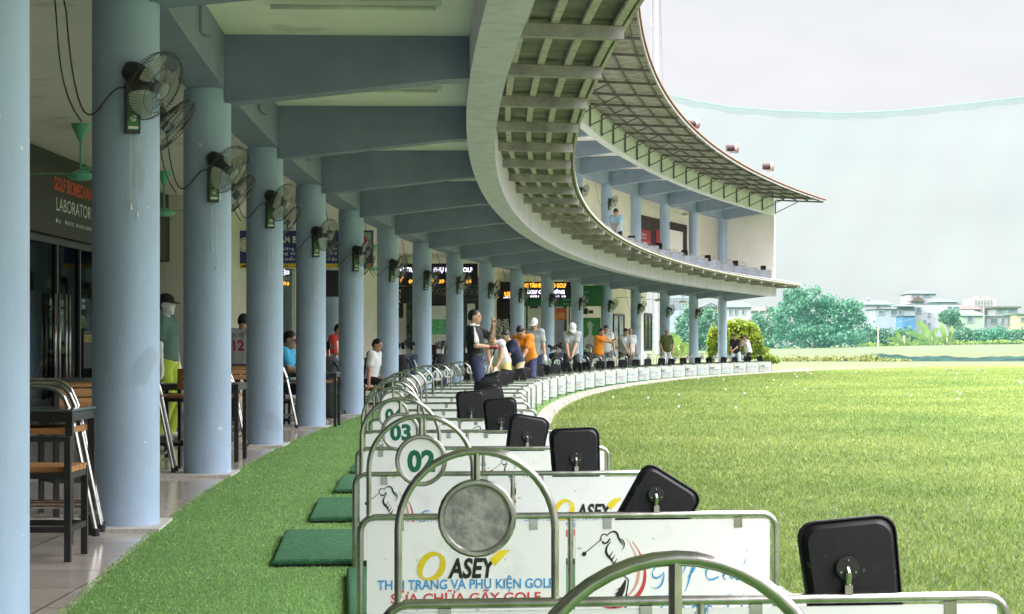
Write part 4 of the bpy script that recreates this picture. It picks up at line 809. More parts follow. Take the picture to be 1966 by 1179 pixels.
# bags and clubs
BAGK = mat('black bag cloth', (0.02, 0.02, 0.024), rough=0.7, var=0.4, scale=20); BAGN = mat('navy bag cloth', (0.02, 0.03, 0.09), rough=0.7, var=0.3, scale=20); SHAFT = mat('steel golf shaft', (0.6, 0.6, 0.58), rough=0.25, metal=0.9)
def mk_bag(m, m2):
    b = MB(); b.lathe([(0.10, 0.0), (0.115, 0.02), (0.11, 0.3), (0.12, 0.62), (0.13, 0.72), (0.125, 0.75), (0.10, 0.74)], 16); out = [('body', b.mesh('body', m, 0.8))]
    b = MB(); b.lathe([(0.05, 0.08), (0.065, 0.1), (0.07, 0.3), (0.05, 0.36)], 12, (0.07, -0.06, 0)); out.append(('pocket', b.mesh('pocket', m2, 0.8)))
    b = MB(); b.tube(bez([(-0.11, -0.02, 0.68), (-0.26, -0.06, 0.6), (-0.24, -0.06, 0.3), (-0.115, -0.02, 0.22)]), 0.016, 6); out.append(('strap', b.mesh('strap', m2, True)))
    b = MB()
    for i in range(7):
        a = i*2.4; x, y = 0.06*math.cos(a), 0.06*math.sin(a); h = 0.86+0.03*(i % 4); b.use(0).tube([(x*0.8, y*0.8, 0.6), (x, y, h)], 0.006, 5)
        b.use(1).add([(p[0]+x*1.15, p[1]+y*1.15, p[2]+h) for p in ((-0.02, -0.015, -0.02), (0.05, -0.02, -0.02), (0.06, 0.0, 0.03), (-0.02, 0.0, 0.04), (-0.02, 0.02, -0.02), (0.05, 0.02, -0.02), (0.06, 0.012, 0.03), (-0.02, 0.012, 0.04))], [(0, 1, 2, 3), (7, 6, 5, 4), (0, 4, 5, 1), (1, 5, 6, 2), (2, 6, 7, 3), (3, 7, 4, 0)])
    out.append(('club_heads', b.mesh('club_heads', [SHAFT, BAGK]))); out[-1] = ('club_set', out[-1][1]); return out
BAG1, BAG2 = mk_bag(BAGK, BAGN), mk_bag(BAGN, mat('white bag cloth', (0.7, 0.7, 0.7)))
for u, z, nm, bg_, lean in ((633, 26.6, 'left of the leaning clubs by the fifth column', BAG1, 0.1), (775, 33.5, 'between the sixth and seventh columns, left one', BAG1, 0.08), (784, 34.5, 'between the sixth and seventh columns, right one', BAG2, -0.1), (840, 38, 'between the seventh and eighth columns, left one', BAG1, 0.1), (850, 39, 'between the seventh and eighth columns, right one', BAG2, -0.05), (900, 43, 'behind the coach in the black polo', BAG1, 0.1), (1073, 50, 'behind the disc reading 21', BAG1, 0.3), (1084, 51, 'at the elbow of the white capped golfer', BAG2, -0.2), (1122, 53, 'behind the disc reading 23', BAG1, 0.2)):
    t = place('golf_bag', 'upright golf bag full of clubs %s' % nm, 'golf bag', ((u-U0)*z/F_PX, z, 0), rnd.uniform(0, 6), bg_, 'golf bags behind the bays'); t.rotation_euler[1] = lean; t.scale = (1.15,)*3
def club(a, bpt, lab, grp='golf clubs', head_dir=(1, 0, 0)):
    # from grip end a to head end bpt
    a, bpt = Vector(a), Vector(bpt); t = thing('golf_club', lab, 'golf club', tuple(bpt), 0, grp); d = a-bpt
    MB().tube([(0, 0, 0), tuple(d*0.74)], 0.0075, 6).build('shaft', SHAFT, t, True); MB().tube([tuple(d*0.74), tuple(d)], 0.0125, 8).build('grip', BLACKM, t, True)
    h = Vector(head_dir)*0.09; s_ = d.normalized()*0.05; w = d.cross(h).normalized()*0.018
    MB().add([tuple(v) for v in (-w, h*0.8-w, h-w+s_, -w+s_*0.5, w, h*0.8+w, h+w+s_, w+s_*0.5)], [(0, 1, 2, 3), (7, 6, 5, 4), (0, 4, 5, 1), (1, 5, 6, 2), (2, 6, 7, 3), (3, 7, 4, 0)]).build('club_head', CHROME, t)
for i, (u0, v0, u1, v1) in enumerate(((631, 662, 651, 797), (634, 680, 655, 798), (638, 690, 661, 797), (641, 694, 664, 798), (645, 700, 670, 796), (633, 700, 647, 797))):
    pb_ = gp(u1, v1); Ya = pb_[1]+0.3; pa = at(u0, v0, Ya); club(pb_, pa, 'steel golf club leaning head up beside the fifth column', 'clubs leaning by the fifth column')
# ================================================================ PEOPLE
def surface_nets(F, org, h):
    s = F < 0; nx, ny, nz_ = F.shape
    cor = [(i, j, k) for i in (0, 1) for j in (0, 1) for k in (0, 1)]
    sl_ = lambda c: (slice(c[0], nx-1+c[0]), slice(c[1], ny-1+c[1]), slice(c[2], nz_-1+c[2]))
    cnt = sum(s[sl_(c)].astype(int) for c in cor); act = (cnt > 0) & (cnt < 8)
    idx = -np.ones(act.shape, int); I = np.argwhere(act); idx[act] = np.arange(len(I))
    acc = np.zeros((len(I), 3)); num = np.zeros(len(I))
    for a in cor:
        for ax in range(3):
            if a[ax]: continue
            c = list(a); c[ax] = 1
            fa = F[I[:, 0]+a[0], I[:, 1]+a[1], I[:, 2]+a[2]]; fb = F[I[:, 0]+c[0], I[:, 1]+c[1], I[:, 2]+c[2]]
            m = (fa < 0) != (fb < 0); t = np.where(m, fa/np.where(m, fa-fb, 1), 0)
            p = np.tile(np.array(a, float), (len(I), 1)); p[:, ax] = t; acc += p*m[:, None]; num += m
    V = (I+acc/num[:, None])*h+org; faces = []
    for ax in range(3):
        sa = [slice(0, None)]*3; A = [slice(1, -1)]*3; A[ax] = slice(0, -1); Bs = [slice(1, -1)]*3; Bs[ax] = slice(1, None)
        d = s[tuple(A)] != s[tuple(Bs)]; E = np.argwhere(d); ins = s[tuple(A)][d]
        off = np.array([1, 1, 1]); off[ax] = 0; E = E+off; o1, o2 = [(1, 2), (2, 0), (0, 1)][ax]
        e1 = np.zeros(3, int); e1[o1] = 1; e2 = np.zeros(3, int); e2[o2] = 1
        g = lambda q: idx[q[:, 0], q[:, 1], q[:, 2]]
        q = np.stack([g(E-e1-e2), g(E-e2), g(E), g(E-e1)], 1); q[~ins] = q[~ins][:, ::-1]; faces.append(q)
    return V, np.concatenate(faces)
def sdf_mesh(prims, h, cuts=(), k=0.02):
    # prims: ('c', a, b, ra, rb) tapered limb, ('e', centre, radii, axes)
    lo = np.min([np.minimum(p[1], p[2])-max(p[3], p[4]) if p[0] == 'c' else p[1]-max(p[2]) for p in prims], 0)-3*h; hi = np.max([np.maximum(p[1], p[2])+max(p[3], p[4]) if p[0] == 'c' else p[1]+max(p[2]) for p in prims], 0)+3*h
    n = np.ceil((hi-lo)/h).astype(int)+1; F = np.full(n, 0.3)
    ax = [lo[i]+h*np.arange(n[i]) for i in range(3)]
    for p in prims:
        if p[0] == 'c': l = np.minimum(p[1], p[2])-max(p[3], p[4])-0.05; u = np.maximum(p[1], p[2])+max(p[3], p[4])+0.05
        else: l = p[1]-max(p[2])-0.05; u = p[1]+max(p[2])+0.05
        i0 = np.clip(((l-lo)/h).astype(int), 0, n-1); i1 = np.clip(((u-lo)/h).astype(int)+2, 1, n)
        G = np.stack(np.meshgrid(*[ax[i][i0[i]:i1[i]] for i in range(3)], indexing='ij'), -1)
        if p[0] == 'c':
            d = p[2]-p[1]; t = np.clip(((G-p[1])@d)/max(1e-9, d@d), 0, 1); D = np.linalg.norm(G-p[1]-t[..., None]*d, axis=-1)-(p[3]+(p[4]-p[3])*t)
        else:
            q = (G-p[1])@np.array(p[3]).T/np.array(p[2]); ln = np.linalg.norm(q, axis=-1); D = (ln-1)*min(p[2])*0.6+0.4*(ln-1)*np.mean(p[2])
        sl_ = tuple(slice(i0[i], i1[i]) for i in range(3)); kk = p[5] if len(p) > 5 else k
        f = F[sl_]; hh = np.clip(0.5+0.5*(f-D)/kk, 0, 1); F[sl_] = f*(1-hh)+D*hh-kk*hh*(1-hh)
    if cuts:
        G = np.stack(np.meshgrid(*ax, indexing='ij'), -1)
        for o, nrm in cuts: F = np.maximum(F, (G-np.array(o))@np.array(nrm) if np.ndim(nrm) else nrm-np.linalg.norm(G-o, axis=-1))
    F[0] = F[-1] = 0.3; F[:, 0] = F[:, -1] = 0.3; F[:, :, 0] = F[:, :, -1] = 0.3
    return surface_nets(F, lo, h)
SKIN = mat('warm tan skin', (0.50, 0.29, 0.19), rough=0.5, var=0.08, scale=9); HAIRM = mat('black hair', (0.012, 0.010, 0.010), rough=0.5, var=0.4, scale=40)
EYE = mat('dark eye and brow', (0.02, 0.014, 0.012), rough=0.4); LIP = mat('lip', (0.36, 0.15, 0.12), rough=0.5); MANQ = mat('white mannequin plastic', (0.75, 0.74, 0.72), rough=0.35, var=0.03)
def cloth(name, c, **k): return mat('cloth '+name, c, rough=0.85, scale=k.pop('scale', 9), var=k.pop('var', 0.12), bump=0.25, bscale=16, **k)
def ik(a, c, l1, l2, hint):
    a, c = np.array(a, float), np.array(c, float); d = c-a; L_ = np.linalg.norm(d); L2 = min(L_, (l1+l2)*0.999); u = d/L_; c = a+u*L2
    x = (l1*l1-l2*l2+L2*L2)/(2*L2); h = math.sqrt(max(0, l1*l1-x*x)); p = np.array(hint, float); p = p-u*(p@u); p = p/np.linalg.norm(p)
    return a+u*x+p*h, c
def person(name, label, loc, yaw, top, sp, h=0.0125, cat='person'):
    # figure in its own metres, 1.70 m tall upright, facing -Y; scaled so its crown lands at height TOP
    g = sp.get; lean, side = math.radians(g('lean', 0)), math.radians(g('side', 0)); hz = g('hips', 0.90)
    H = np.array([g('hipx', 0.0), g('hipy', 0.06*math.sin(lean)*2), hz]); up = nv((math.sin(side), -math.sin(lean)*math.cos(side), math.cos(lean)*math.cos(side)))
    tw = math.radians(g('twist', 0)); rt_ = nv(np.array([math.cos(tw), math.sin(tw), 0])-up*(up@np.array([math.cos(tw), math.sin(tw), 0]))); fw = np.cross(rt_, up)*1.0; fw = -np.cross(up, rt_)
    sw = g('stance', 0.13); prim, shirt, pants, shoes = [], [], [], []
    c = lambda a, b, ra, rb, *k: ('c', np.array(a, float), np.array(b, float), ra, rb)+k
    chest, neck = H+up*0.31, H+up*0.52; fat = g('fat', 1.0)
    torso = [c(H+rt_*-0.06, H+rt_*0.06, 0.112*fat, 0.112*fat), c(H-rt_*0.05+up*0.02, chest-rt_*0.065, 0.105*fat, 0.115), c(H+rt_*0.05+up*0.02, chest+rt_*0.065, 0.105*fat, 0.115), c(H+fw*0.02*fat, chest+fw*0.02, 0.108*fat, 0.11)]
    shz = H+up*0.455; S_ = {-1: shz-rt_*0.15, 1: shz+rt_*0.15}
    torso += [c(chest-rt_*0.07+up*0.06, S_[-1], 0.10, 0.066), c(chest+rt_*0.07+up*0.06, S_[1], 0.10, 0.066), c(S_[-1]+up*0.02, S_[1]+up*0.02, 0.05, 0.05)]
    prim += torso; shirt += torso
    pants += [c(H+rt_*-0.06, H+rt_*0.06, 0.115*fat, 0.115*fat)]
    for s_ in (-1, 1):
        hip = H+rt_*0.088*s_+np.array([0, 0, -0.03]); foot = np.array(g('feet', {}).get(s_, (s_*sw, 0.03, 0.085)), float)
        kn, an = ik(hip, foot, 0.415, 0.405, g('knee', (s_*0.15, -1, 0)))
        toe = an+np.array([s_*0.05, -0.16, -0.05])
        lg = [c(hip, kn, 0.083, 0.056), c(kn, an, 0.056, 0.04)]
        prim += lg+[c(an, toe, 0.042, 0.035)]; shoes += [c(an+np.array([0, 0.035, -0.035]), toe, 0.047, 0.042), c(an+np.array([0, 0.03, -0.02]), an+np.array([0, 0, 0.0]), 0.045, 0.045)]
        if g('shorts'): pants += [c(hip, hip+(kn-hip)*0.9, 0.088, 0.082)]
        else: pants += [c(hip, kn, 0.085, 0.065), c(kn, an+np.array([0, 0, 0.02]), 0.066, 0.058)]
        # arm
        tgt = g('hand', {}).get(s_, (s_*0.24, -0.06, hz-0.16)); el, wr = ik(S_[s_], tgt, 0.285, 0.255, g('elbow', {}).get(s_, (s_*0.6, 0.8, -0.3)))
        prim += [c(S_[s_], el, 0.05, 0.04), c(el, wr, 0.041, 0.028)]
        sl_ = g('sleeve', 0.62)
        if sl_: shirt += [c(S_[s_], S_[s_]+(el-S_[s_])*sl_, 0.062, 0.058)]
        ad = nv(wr-el); hd = nv(np.array(g('handdir', {}).get(s_, ad), float)); pn = nv(np.cross(hd, g('palm', {}).get(s_, (0.1, 1, 0.2)))); pd = np.cross(pn, hd)
        k0 = wr+hd*0.075
        prim += [c(wr, k0+pn*0.022, 0.024, 0.016), c(wr, k0-pn*0.022, 0.024, 0.016)]
        curl = g('curl', {}).get(s_, 0.5)
        for q, ln in enumerate((0.075, 0.085, 0.078, 0.06)):
            b0 = k0+pn*(0.027-0.018*q); d1 = nv(hd*math.cos(curl)+pd*math.sin(curl)); d2 = nv(hd*math.cos(curl*2.3)+pd*math.sin(curl*2.3)); m1 = b0+d1*ln*0.5
            prim += [c(b0, m1, 0.0095, 0.0088, 0.006), c(m1, m1+d2*ln*0.5, 0.0088, 0.0075, 0.006)]
        tb = wr+hd*0.025+pn*0.026; t1 = tb+nv(hd*0.7+pn*0.6+pd*0.3)*0.04; prim += [c(tb, t1, 0.012, 0.0105, 0.008), c(t1, t1+nv(hd*0.85+pd*0.6)*0.03, 0.0105, 0.0085, 0.006)]
        if g('glove', {}).get(s_):
            gm = g('glove')[s_]; V, Fq = sdf_mesh([c(wr-ad*0.02, k0+pn*0.02, 0.033, 0.025), c(wr, k0-pn*0.02, 0.033, 0.025), c(k0, k0+nv(hd+pd*0.8)*0.05, 0.03, 0.024)], h*0.8); sp.setdefault('_extra', []).append(('glove', V, Fq, gm))
        if s_ == 1: sp['_lw'] = wr+hd*0.07
        else: sp['_rw'] = wr+hd*0.07
    hp, hy = math.radians(g('headpitch', 0)), math.radians(g('headyaw', 0)); hu = nv(up*0.55+np.array([0, 0, 0.45])); f0 = nv(np.array([math.sin(hy), -math.cos(hy), 0])*math.cos(hp)+np.array([0, 0, -math.sin(hp)])); rr = nv(np.cross(f0, (0, 0, 1))) if abs(f0[2]) < 0.95 else np.array([1, 0, 0]); rr = -rr; hu = np.cross(f0, -rr); hu = hu if hu[2] > 0 else -hu
    hc = neck+nv(up+hu)*0.125+f0*0.02; A_ = [rr, f0, hu]; e = lambda o, r_, *k: ('e', hc+rr*o[0]+f0*o[1]+hu*o[2], np.array(r_), A_)+k
    head = [e((0, -0.012, 0.03), (0.075, 0.092, 0.088)), e((0, 0.022, -0.045), (0.056, 0.062, 0.07)), e((0, 0.03, 0.0), (0.066, 0.06, 0.085)), e((0, 0.092, -0.018), (0.011, 0.016, 0.02), 0.012), e((0, 0.072, 0.004), (0.010, 0.022, 0.028), 0.012), e((0.074, -0.01, -0.01), (0.011, 0.022, 0.032), 0.008), e((-0.074, -0.01, -0.01), (0.011, 0.022, 0.032), 0.008), e((0, 0.076, -0.066), (0.026, 0.014, 0.010), 0.01), e((0, 0.068, -0.098), (0.022, 0.016, 0.016), 0.015)]
    prim += [c(neck-up*0.03, hc-hu*0.05-f0*0.02, 0.055, 0.05)]+head
    V, Fq = sdf_mesh(prim, h, k=0.022)
    C_ = V[Fq].mean(1)-hc; X_, Y_, Z_ = C_@rr, C_@f0, C_@hu; mi = np.zeros(len(Fq), int)
    if not g('plain'):
        mi[(np.abs(np.abs(X_)-0.03) < 0.016) & (np.abs(Z_-0.012) < 0.008) & (Y_ > 0.05)] = 1; mi[(np.abs(np.abs(X_)-0.032) < 0.02) & (np.abs(Z_-0.034) < 0.006) & (Y_ > 0.05)] = 1; mi[(np.abs(X_) < 0.024) & (np.abs(Z_+0.068) < 0.009) & (Y_ > 0.05)] = 2
    t = thing(name, label, cat, loc, yaw); Vtop = V[:, 2].max()
    def put(nm, V, Fq, ms, mi=None, par=t):
        me = bpy.data.meshes.new(nm); me.from_pydata(V.tolist(), [], Fq.tolist())
        for m in ms: me.materials.append(m)
        if mi is not None: me.polygons.foreach_set('material_index', mi.astype(np.int32))
        me.polygons.foreach_set('use_smooth', [True]*len(Fq)); me.update(); return link(nm, me, par)
    put('body', V, Fq, [g('skin', SKIN), EYE, LIP], mi)
    inf = lambda L_, d: [(p[0], p[1], p[2], p[3]+d, p[4]+d)+tuple(p[5:]) for p in L_]
    hem = g('hem', -0.05); cuts = [(H+up*hem, -up), (neck+up*0.075+fw*0.01, 0.078)]
    if g('shirt'):
        V2, F2 = sdf_mesh(inf(shirt, 0.013), h, cuts, k=0.03); smi = None; ms = [g('shirt')]
        if g('shirt2'):
            C2 = V2[F2].mean(1); ms.append(g('shirt2')); smi = g('pattern')(C2-H, rt_, up, fw).astype(int)
        put('shirt', V2, F2, ms, smi)
    if g('pants'):
        V2, F2 = sdf_mesh(inf(pants, 0.012 if g('shirt') is None or hem > -0.03 else 0.006), h, [(H+up*0.06, up)], k=0.03); put('shorts' if g('shorts') else 'trousers', V2, F2, [g('pants')])
        if hem > -0.03 and g('belt', True): V2, F2 = sdf_mesh(inf([pants[0]], 0.019), h, [(H+up*0.05, up), (H+up*0.012, -up)]); put('belt', V2, F2, [BLACKM])
    V2, F2 = sdf_mesh(shoes, h, [((0, 0, 0.004), (0, 0, -1))]); put('shoes', V2, F2, [g('shoe', cloth('shoe grey', (0.25, 0.25, 0.26)))])
    if g('hair', 1):
        hl = [e((0, -0.018, 0.036), (0.080, 0.098, 0.094)), e((0, -0.035, -0.005), (0.078, 0.082, 0.075))]
        cut = [(hc+f0*0.052+hu*0.045, nv(f0*0.9-hu*0.45)), (hc-f0*0.02-hu*0.045, nv(-hu+f0*0.25)), (hc+f0*0.015, nv(f0-hu*0.9))] if not g('bald') else [(hc, nv(hu+f0*0.3))]
        V2, F2 = sdf_mesh(hl, h*0.8, cut); put('hair', V2, F2, [g('hairm', HAIRM)])
    if g('cap'):
        V2, F2 = sdf_mesh([e((0, -0.012, 0.04), (0.092, 0.108, 0.098))], h*0.8, [(hc+hu*0.03, -hu)]); cp_ = put('cap', V2, F2, [g('cap')])
        b = MB(); n = 9; vs = []
        for i in range(n+1):
            a = -1.15+2.3*i/n
            for d, dz in ((0.08, 0.03), (0.165 if g('bigbrim') else 0.155, 0.012)): q = hc+rr*math.sin(a)*0.086*(1 if d < 0.1 else 1.05)+f0*(math.cos(a)*d if d < 0.1 else 0.06+math.cos(a)*0.11)+hu*(dz+0.012); vs += [q, q-hu*0.006]
        b.add([tuple(v) for v in vs], [f for i in range(n) for f in ((i*4, i*4+4, i*4+6, i*4+2), (i*4+1, i*4+3, i*4+7, i*4+5), (i*4+2, i*4+6, i*4+7, i*4+3))]); b.build('brim', g('cap'), cp_, True)
    if g('glasses'):
        b = MB()
        for s_ in (-1, 1):
            pts = [tuple(hc+f0*0.098+rr*(s_*0.032+0.024*math.cos(2*PI*i/12))+hu*(0.012+0.017*math.sin(2*PI*i/12))) for i in range(12)]; b.tube(pts, 0.003, 5, closed=True); b.tube([tuple(hc+f0*0.098+rr*s_*0.056+hu*0.014), tuple(hc-f0*0.02+rr*s_*0.08+hu*0.01)], 0.003, 5)
        b.tube([tuple(hc+f0*0.1-rr*0.01+hu*0.014), tuple(hc+f0*0.1+rr*0.01+hu*0.014)], 0.003, 5); b.build('glasses', INK, t)
    for nm, V2, F2, gm in sp.get('_extra', []): put(nm, V2, F2, [gm])
    k = (top-loc[2])/Vtop; t.scale = (k, k, k); R_ = Matrix.Translation(loc) @ Matrix.Rotation(yaw, 4, 'Z') @ Matrix.Scale(k, 4)
    w = lambda q: tuple(R_ @ Vector(q)); return t, w, sp
def pz(u, z, floor=0.01): return ((u-U0)*z/F_PX, z, floor)
def topz(v, z): return 1+(V0-v)*z/F_PX
WHT = cloth('white', (0.74, 0.74, 0.76)); BLKC = cloth('black', (0.016, 0.017, 0.02)); NVY = cloth('navy', (0.028, 0.036, 0.085)); ORG = cloth('orange', (0.78, 0.25, 0.02)); GRYC = cloth('heather grey', (0.34, 0.35, 0.36)); KHA = cloth('khaki', (0.55, 0.43, 0.27)); YLC = cloth('pale yellow', (0.72, 0.53, 0.20)); GLV = mat('white glove', (0.75, 0.75, 0.72), rough=0.6); RGLV = mat('red and black glove', (0.30, 0.02, 0.04), rough=0.5, col2=(0.02, 0.01, 0.02), scale=14, lo=0.45, hi=0.5)
def addr(hx=0.0, hyy=-0.42, hzz=0.68): return {-1: (hx-0.035, hyy, hzz), 1: (hx+0.035, hyy-0.01, hzz+0.05)}
ELB = {-1: (-0.35, 0.1, -1), 1: (0.35, 0.1, -1)}; PALMS = {-1: (1, 0, 0), 1: (-1, 0, 0)}
def swing(name_label, u, z, v, yaw, sp, club_lab=None, floor=0.01, hd=(0.3, -1, -0.2)):
    d = dict(lean=32, hips=0.86, headpitch=48, stance=0.2, hand=addr(), elbow=ELB, handdir={-1: (0.15, -0.35, -1), 1: (-0.1, -0.35, -1)}, palm=PALMS, curl={-1: 1.2, 1: 1.2}); d.update(sp)
    t, w, d = person('person', name_label, pz(u, z, floor), math.radians(yaw), topz(v, z), d)
    if club_lab:
        a = Vector(w((d['_lw']+d['_rw'])/2)); R_ = Matrix.Rotation(math.radians(yaw), 4, 'Z'); q = a+R_ @ Vector((0.0, -0.42, -0.72))*0.82; q.z = max(q.z, floor+0.03); club(a+(a-q)*0.14, q, club_lab)
    return t
# the coach
sp = dict(lean=-4, headpitch=2, headyaw=0, stance=0.10, hips=0.91, sleeve=0.72, hem=0.015, shirt=BLKC, shirt2=cloth('pale grey', (0.62, 0.62, 0.63)), pattern=lambda q, r_, u_, f_: ((np.abs(q@r_) > 0.215) & ((q@u_) > 0.22) & (q@f_ > 0.035)) | (((q@u_) > 0.505) & (q@f_ > -0.03)), pants=NVY, shoe=WHT,
          hand={1: (0.10, -0.27, 1.44), -1: (-0.10, -0.27, 1.07)}, elbow={1: (0.6, 0.2, -0.8), -1: (-0.5, 0.5, -0.6)}, handdir={1: (0.0, -0.1, 1), -1: (0.2, -0.9, -0.1)}, palm={1: (-1, 0.2, 0), -1: (0.2, 0, 1)}, curl={1: 1.1, -1: 1.2}, glove={-1: RGLV})
t, w, sp = person('person', 'coach in black polo with pale sleeves and navy trousers, raising one fist', pz(913, 28), math.radians(82), topz(595, 28), sp, 0.0085)
a = Vector(w(sp['_rw'])); q = Vector(at(927, 745, 27.75)); club(a+(a-q)*0.10, q, 'golf club held low by the coach in the black polo')
swing('person bending in a white tank top and pale yellow shorts, addressing a ball', 961, 31, 639, -18, dict(lean=44, shirt=WHT, sleeve=0, pants=YLC, shorts=1, hem=-0.06, headpitch=60, side=-6, glove={1: GLV}, hips=0.88), 'golf club held by the golfer in the white tank top')
swing('person in a navy tee and khaki trousers bending behind the white tank top', 990, 34, 635, -50, dict(lean=30, shirt=NVY, pants=KHA, hem=-0.12, headpitch=35, hips=0.88))
swing('person in an orange polo with stripes and navy trousers, looking down at the ball', 1012, 35, 626, -24, dict(lean=34, shirt=ORG, pants=NVY, hem=-0.05, headpitch=55, fat=1.0, glove={1: GLV}, shirt2=NVY, pattern=lambda q, r_, u_, f_: (np.abs(q@u_-0.33) < 0.05) & (q@f_ > 0.03) & (np.abs(q@r_) < 0.11) & ((np.floor((q@r_)*55) % 2) == 0)), 'golf club held by the golfer in the striped orange polo')
person('person', 'person in a white cap and grey tee standing behind the orange polo', pz(1027, 39), math.radians(-20), topz(612, 39), dict(lean=4, headpitch=20, shirt=GRYC, pants=NVY, hem=-0.1, cap=WHT, hair=0, glove={1: GLV}, hand={-1: (-0.25, -0.1, 0.8), 1: (0.27, -0.1, 0.78)}))
swing('person in a white cap, grey polo and black trousers, club at the ball', 1097, 45, 621, 4, dict(lean=22, shirt=GRYC, pants=BLKC, hem=-0.1, cap=WHT, hair=0, headpitch=45, hand=addr(-0.06, -0.36, 0.72)), 'golf club held by the golfer in grey polo and white cap')
person('person', 'person in an orange shirt and grey trousers swinging both arms to the side', pz(1149, 56), math.radians(20), topz(631, 56), dict(lean=8, side=4, twist=25, headpitch=20, headyaw=15, shirt=ORG, pants=cloth('charcoal', (0.09, 0.09, 0.1)), hem=-0.12, fat=1.15, hand={-1: (0.36, -0.34, 1.22), 1: (0.46, -0.25, 1.30)}, elbow={-1: (-0.3, -0.3, -0.6), 1: (0.4, 0.5, -0.5)}, curl={-1: 1.2, 1: 1.2}))
person('person', 'person in a white tee and grey shorts standing by the orange shirted golfer', pz(1165, 58), math.radians(-15), topz(625, 58), dict(lean=6, headpitch=28, shirt=WHT, pants=cloth('mid grey', (0.2, 0.2, 0.21)), shorts=1, hem=-0.08, hand={-1: (-0.2, -0.3, 1.0), 1: (0.27, -0.08, 0.76)}, glove={1: mat('blue glove', (0.15, 0.3, 0.5))}))
swing('person in a heather grey polo and black trousers with hands low in front', 1198, 60, 631, 18, dict(lean=14, shirt=GRYC, pants=BLKC, hem=-0.1, headpitch=30, hand=addr(0.1, -0.3, 0.74), shirt2=WHT, pattern=lambda q, r_, u_, f_: (np.abs(q@r_) < 0.03) & (q@u_ > 0.38) & (q@f_ > 0)))
person('person', 'bald person in a white tee standing behind the heather grey polo', pz(1209, 62), math.radians(10), topz(630, 62), dict(lean=2, headpitch=6, shirt=WHT, pants=GRYC, hem=-0.12, hair=0))
person('person', 'balding person in an olive polo and white trousers, hands at his pockets', pz(1280, 69), math.radians(14), topz(632, 69), dict(lean=-2, shirt=cloth('olive', (0.085, 0.105, 0.035)), pants=WHT, hem=-0.10, hair=0, fat=1.1, hand={-1: (-0.19, -0.09, 0.86), 1: (0.19, -0.09, 0.86)}, elbow={-1: (-1, 0.4, 0), 1: (1, 0.4, 0)}))
swing('person in a black tee and light jeans at the far bays', 1413, 75.5, 642, -20, dict(lean=20, shirt=BLKC, pants=cloth('light denim', (0.45, 0.55, 0.68)), headpitch=30, hem=-0.05, hand={-1: (-0.12, -0.34, 0.82), 1: (-0.06, -0.36, 0.88)}), None)
person('person', 'person in a white tee and black shorts turned aside at the far bays', pz(1436, 76), math.radians(-75), topz(643, 76), dict(lean=14, shirt=WHT, pants=BLKC, shorts=1, hem=-0.12, headpitch=15, hand={-1: (-0.1, -0.28, 1.35), 1: (0.16, -0.3, 1.3)}, elbow={-1: (-0.6, 0.2, -0.8), 1: (0.6, 0.2, -0.8)}, fat=1.1))
swing('person in a light blue tee and black shorts swinging on the upper floor', 1183, 57, 402, -14, dict(lean=26, side=4, shirt=cloth('light blue', (0.30, 0.50, 0.64)), pants=BLKC, shorts=1, hem=-0.06, headpitch=45, glove={1: RGLV}), None, 3.725)
# people half hidden by the columns
J = dict(lean=8, headpitch=30, shirt=cloth('pale jersey grey', (0.50, 0.50, 0.52)), pants=NVY, hem=-0.12, hand={-1: (-0.1, -0.3, 0.9), 1: (0.1, -0.3, 0.9)})
t, w, J = person('person', 'person in a pale caddy jersey with red number 12, seen from behind', pz(463, 24, 0.0), math.radians(170), topz(603, 24), J)
b_ = link('jersey_print', None, t); bpy.data.objects.remove(b_)
o = letters('12', mat('red jersey print', (0.5, 0.03, 0.07)), 0.15, 0.115, 1.12, 0, 'CENTER', bold=0.03, parent=t, name='lettering'); o.rotation_euler = (math.radians(8), 0, PI); o.location = (0, 0.30, 0.0)
o = letters('CADDY', NAVY, 0.05, 0.10, 1.32, 0, 'CENTER', wid=0.2, parent=t, name='lettering'); o.rotation_euler = (math.radians(8), 0, PI); o.location = (0, 0.30, 0.0)
SIT = dict(hips=0.56, feet={-1: (-0.12, -0.42, 0.085), 1: (0.12, -0.42, 0.085)}, knee=(0, -0.6, 1))
person('person', 'man with glasses in a bright blue tee sitting at a table', pz(541, 24, 0.0), math.radians(80), topz(636, 24), dict(SIT, lean=10, headpitch=18, shirt=cloth('bright blue', (0.06, 0.42, 0.70)), pants=NVY, glasses=1, hand={-1: (-0.15, -0.40, 0.80), 1: (0.15, -0.40, 0.80)}))
person('person', 'person in a white top with red sleeves leaning by the fifth column', pz(634, 31, 0.0), math.radians(75), topz(622, 31), dict(lean=18, headpitch=25, shirt=WHT, shirt2=cloth('red', (0.55, 0.04, 0.03)), pattern=lambda q, r_, u_, f_: (np.abs(q@r_) > 0.15) | (q@u_ > 0.44), pants=BLKC, sleeve=0.95, hand={-1: (-0.15, -0.40, 1.0), 1: (0.15, -0.40, 1.0)}))
person('person', 'person in a white and navy shirt sitting left of the sixth column', pz(712, 31, 0.0), math.radians(70), topz(651, 31), dict(SIT, lean=12, headpitch=20, shirt=WHT, shirt2=NVY, pattern=lambda q, r_, u_, f_: q@f_ < -0.03, pants=BLKC))
for z, loc, lab in ((0.5, pz(541, 24), 'seat'),): pass
place('bar_chair', 'bar chair under the man in the bright blue tee', 'chair', (pz(541, 24)[0]-0.02, 24.02, -0.07), math.radians(80)+PI, mk_chair(0.40, 0.62), GRPF)
place('bar_chair', 'bar chair under the person in white and navy', 'chair', (pz(712, 31)[0]-0.02, 31.0, -0.07), math.radians(70)+PI, mk_chair(0.40, 0.62), GRPF)
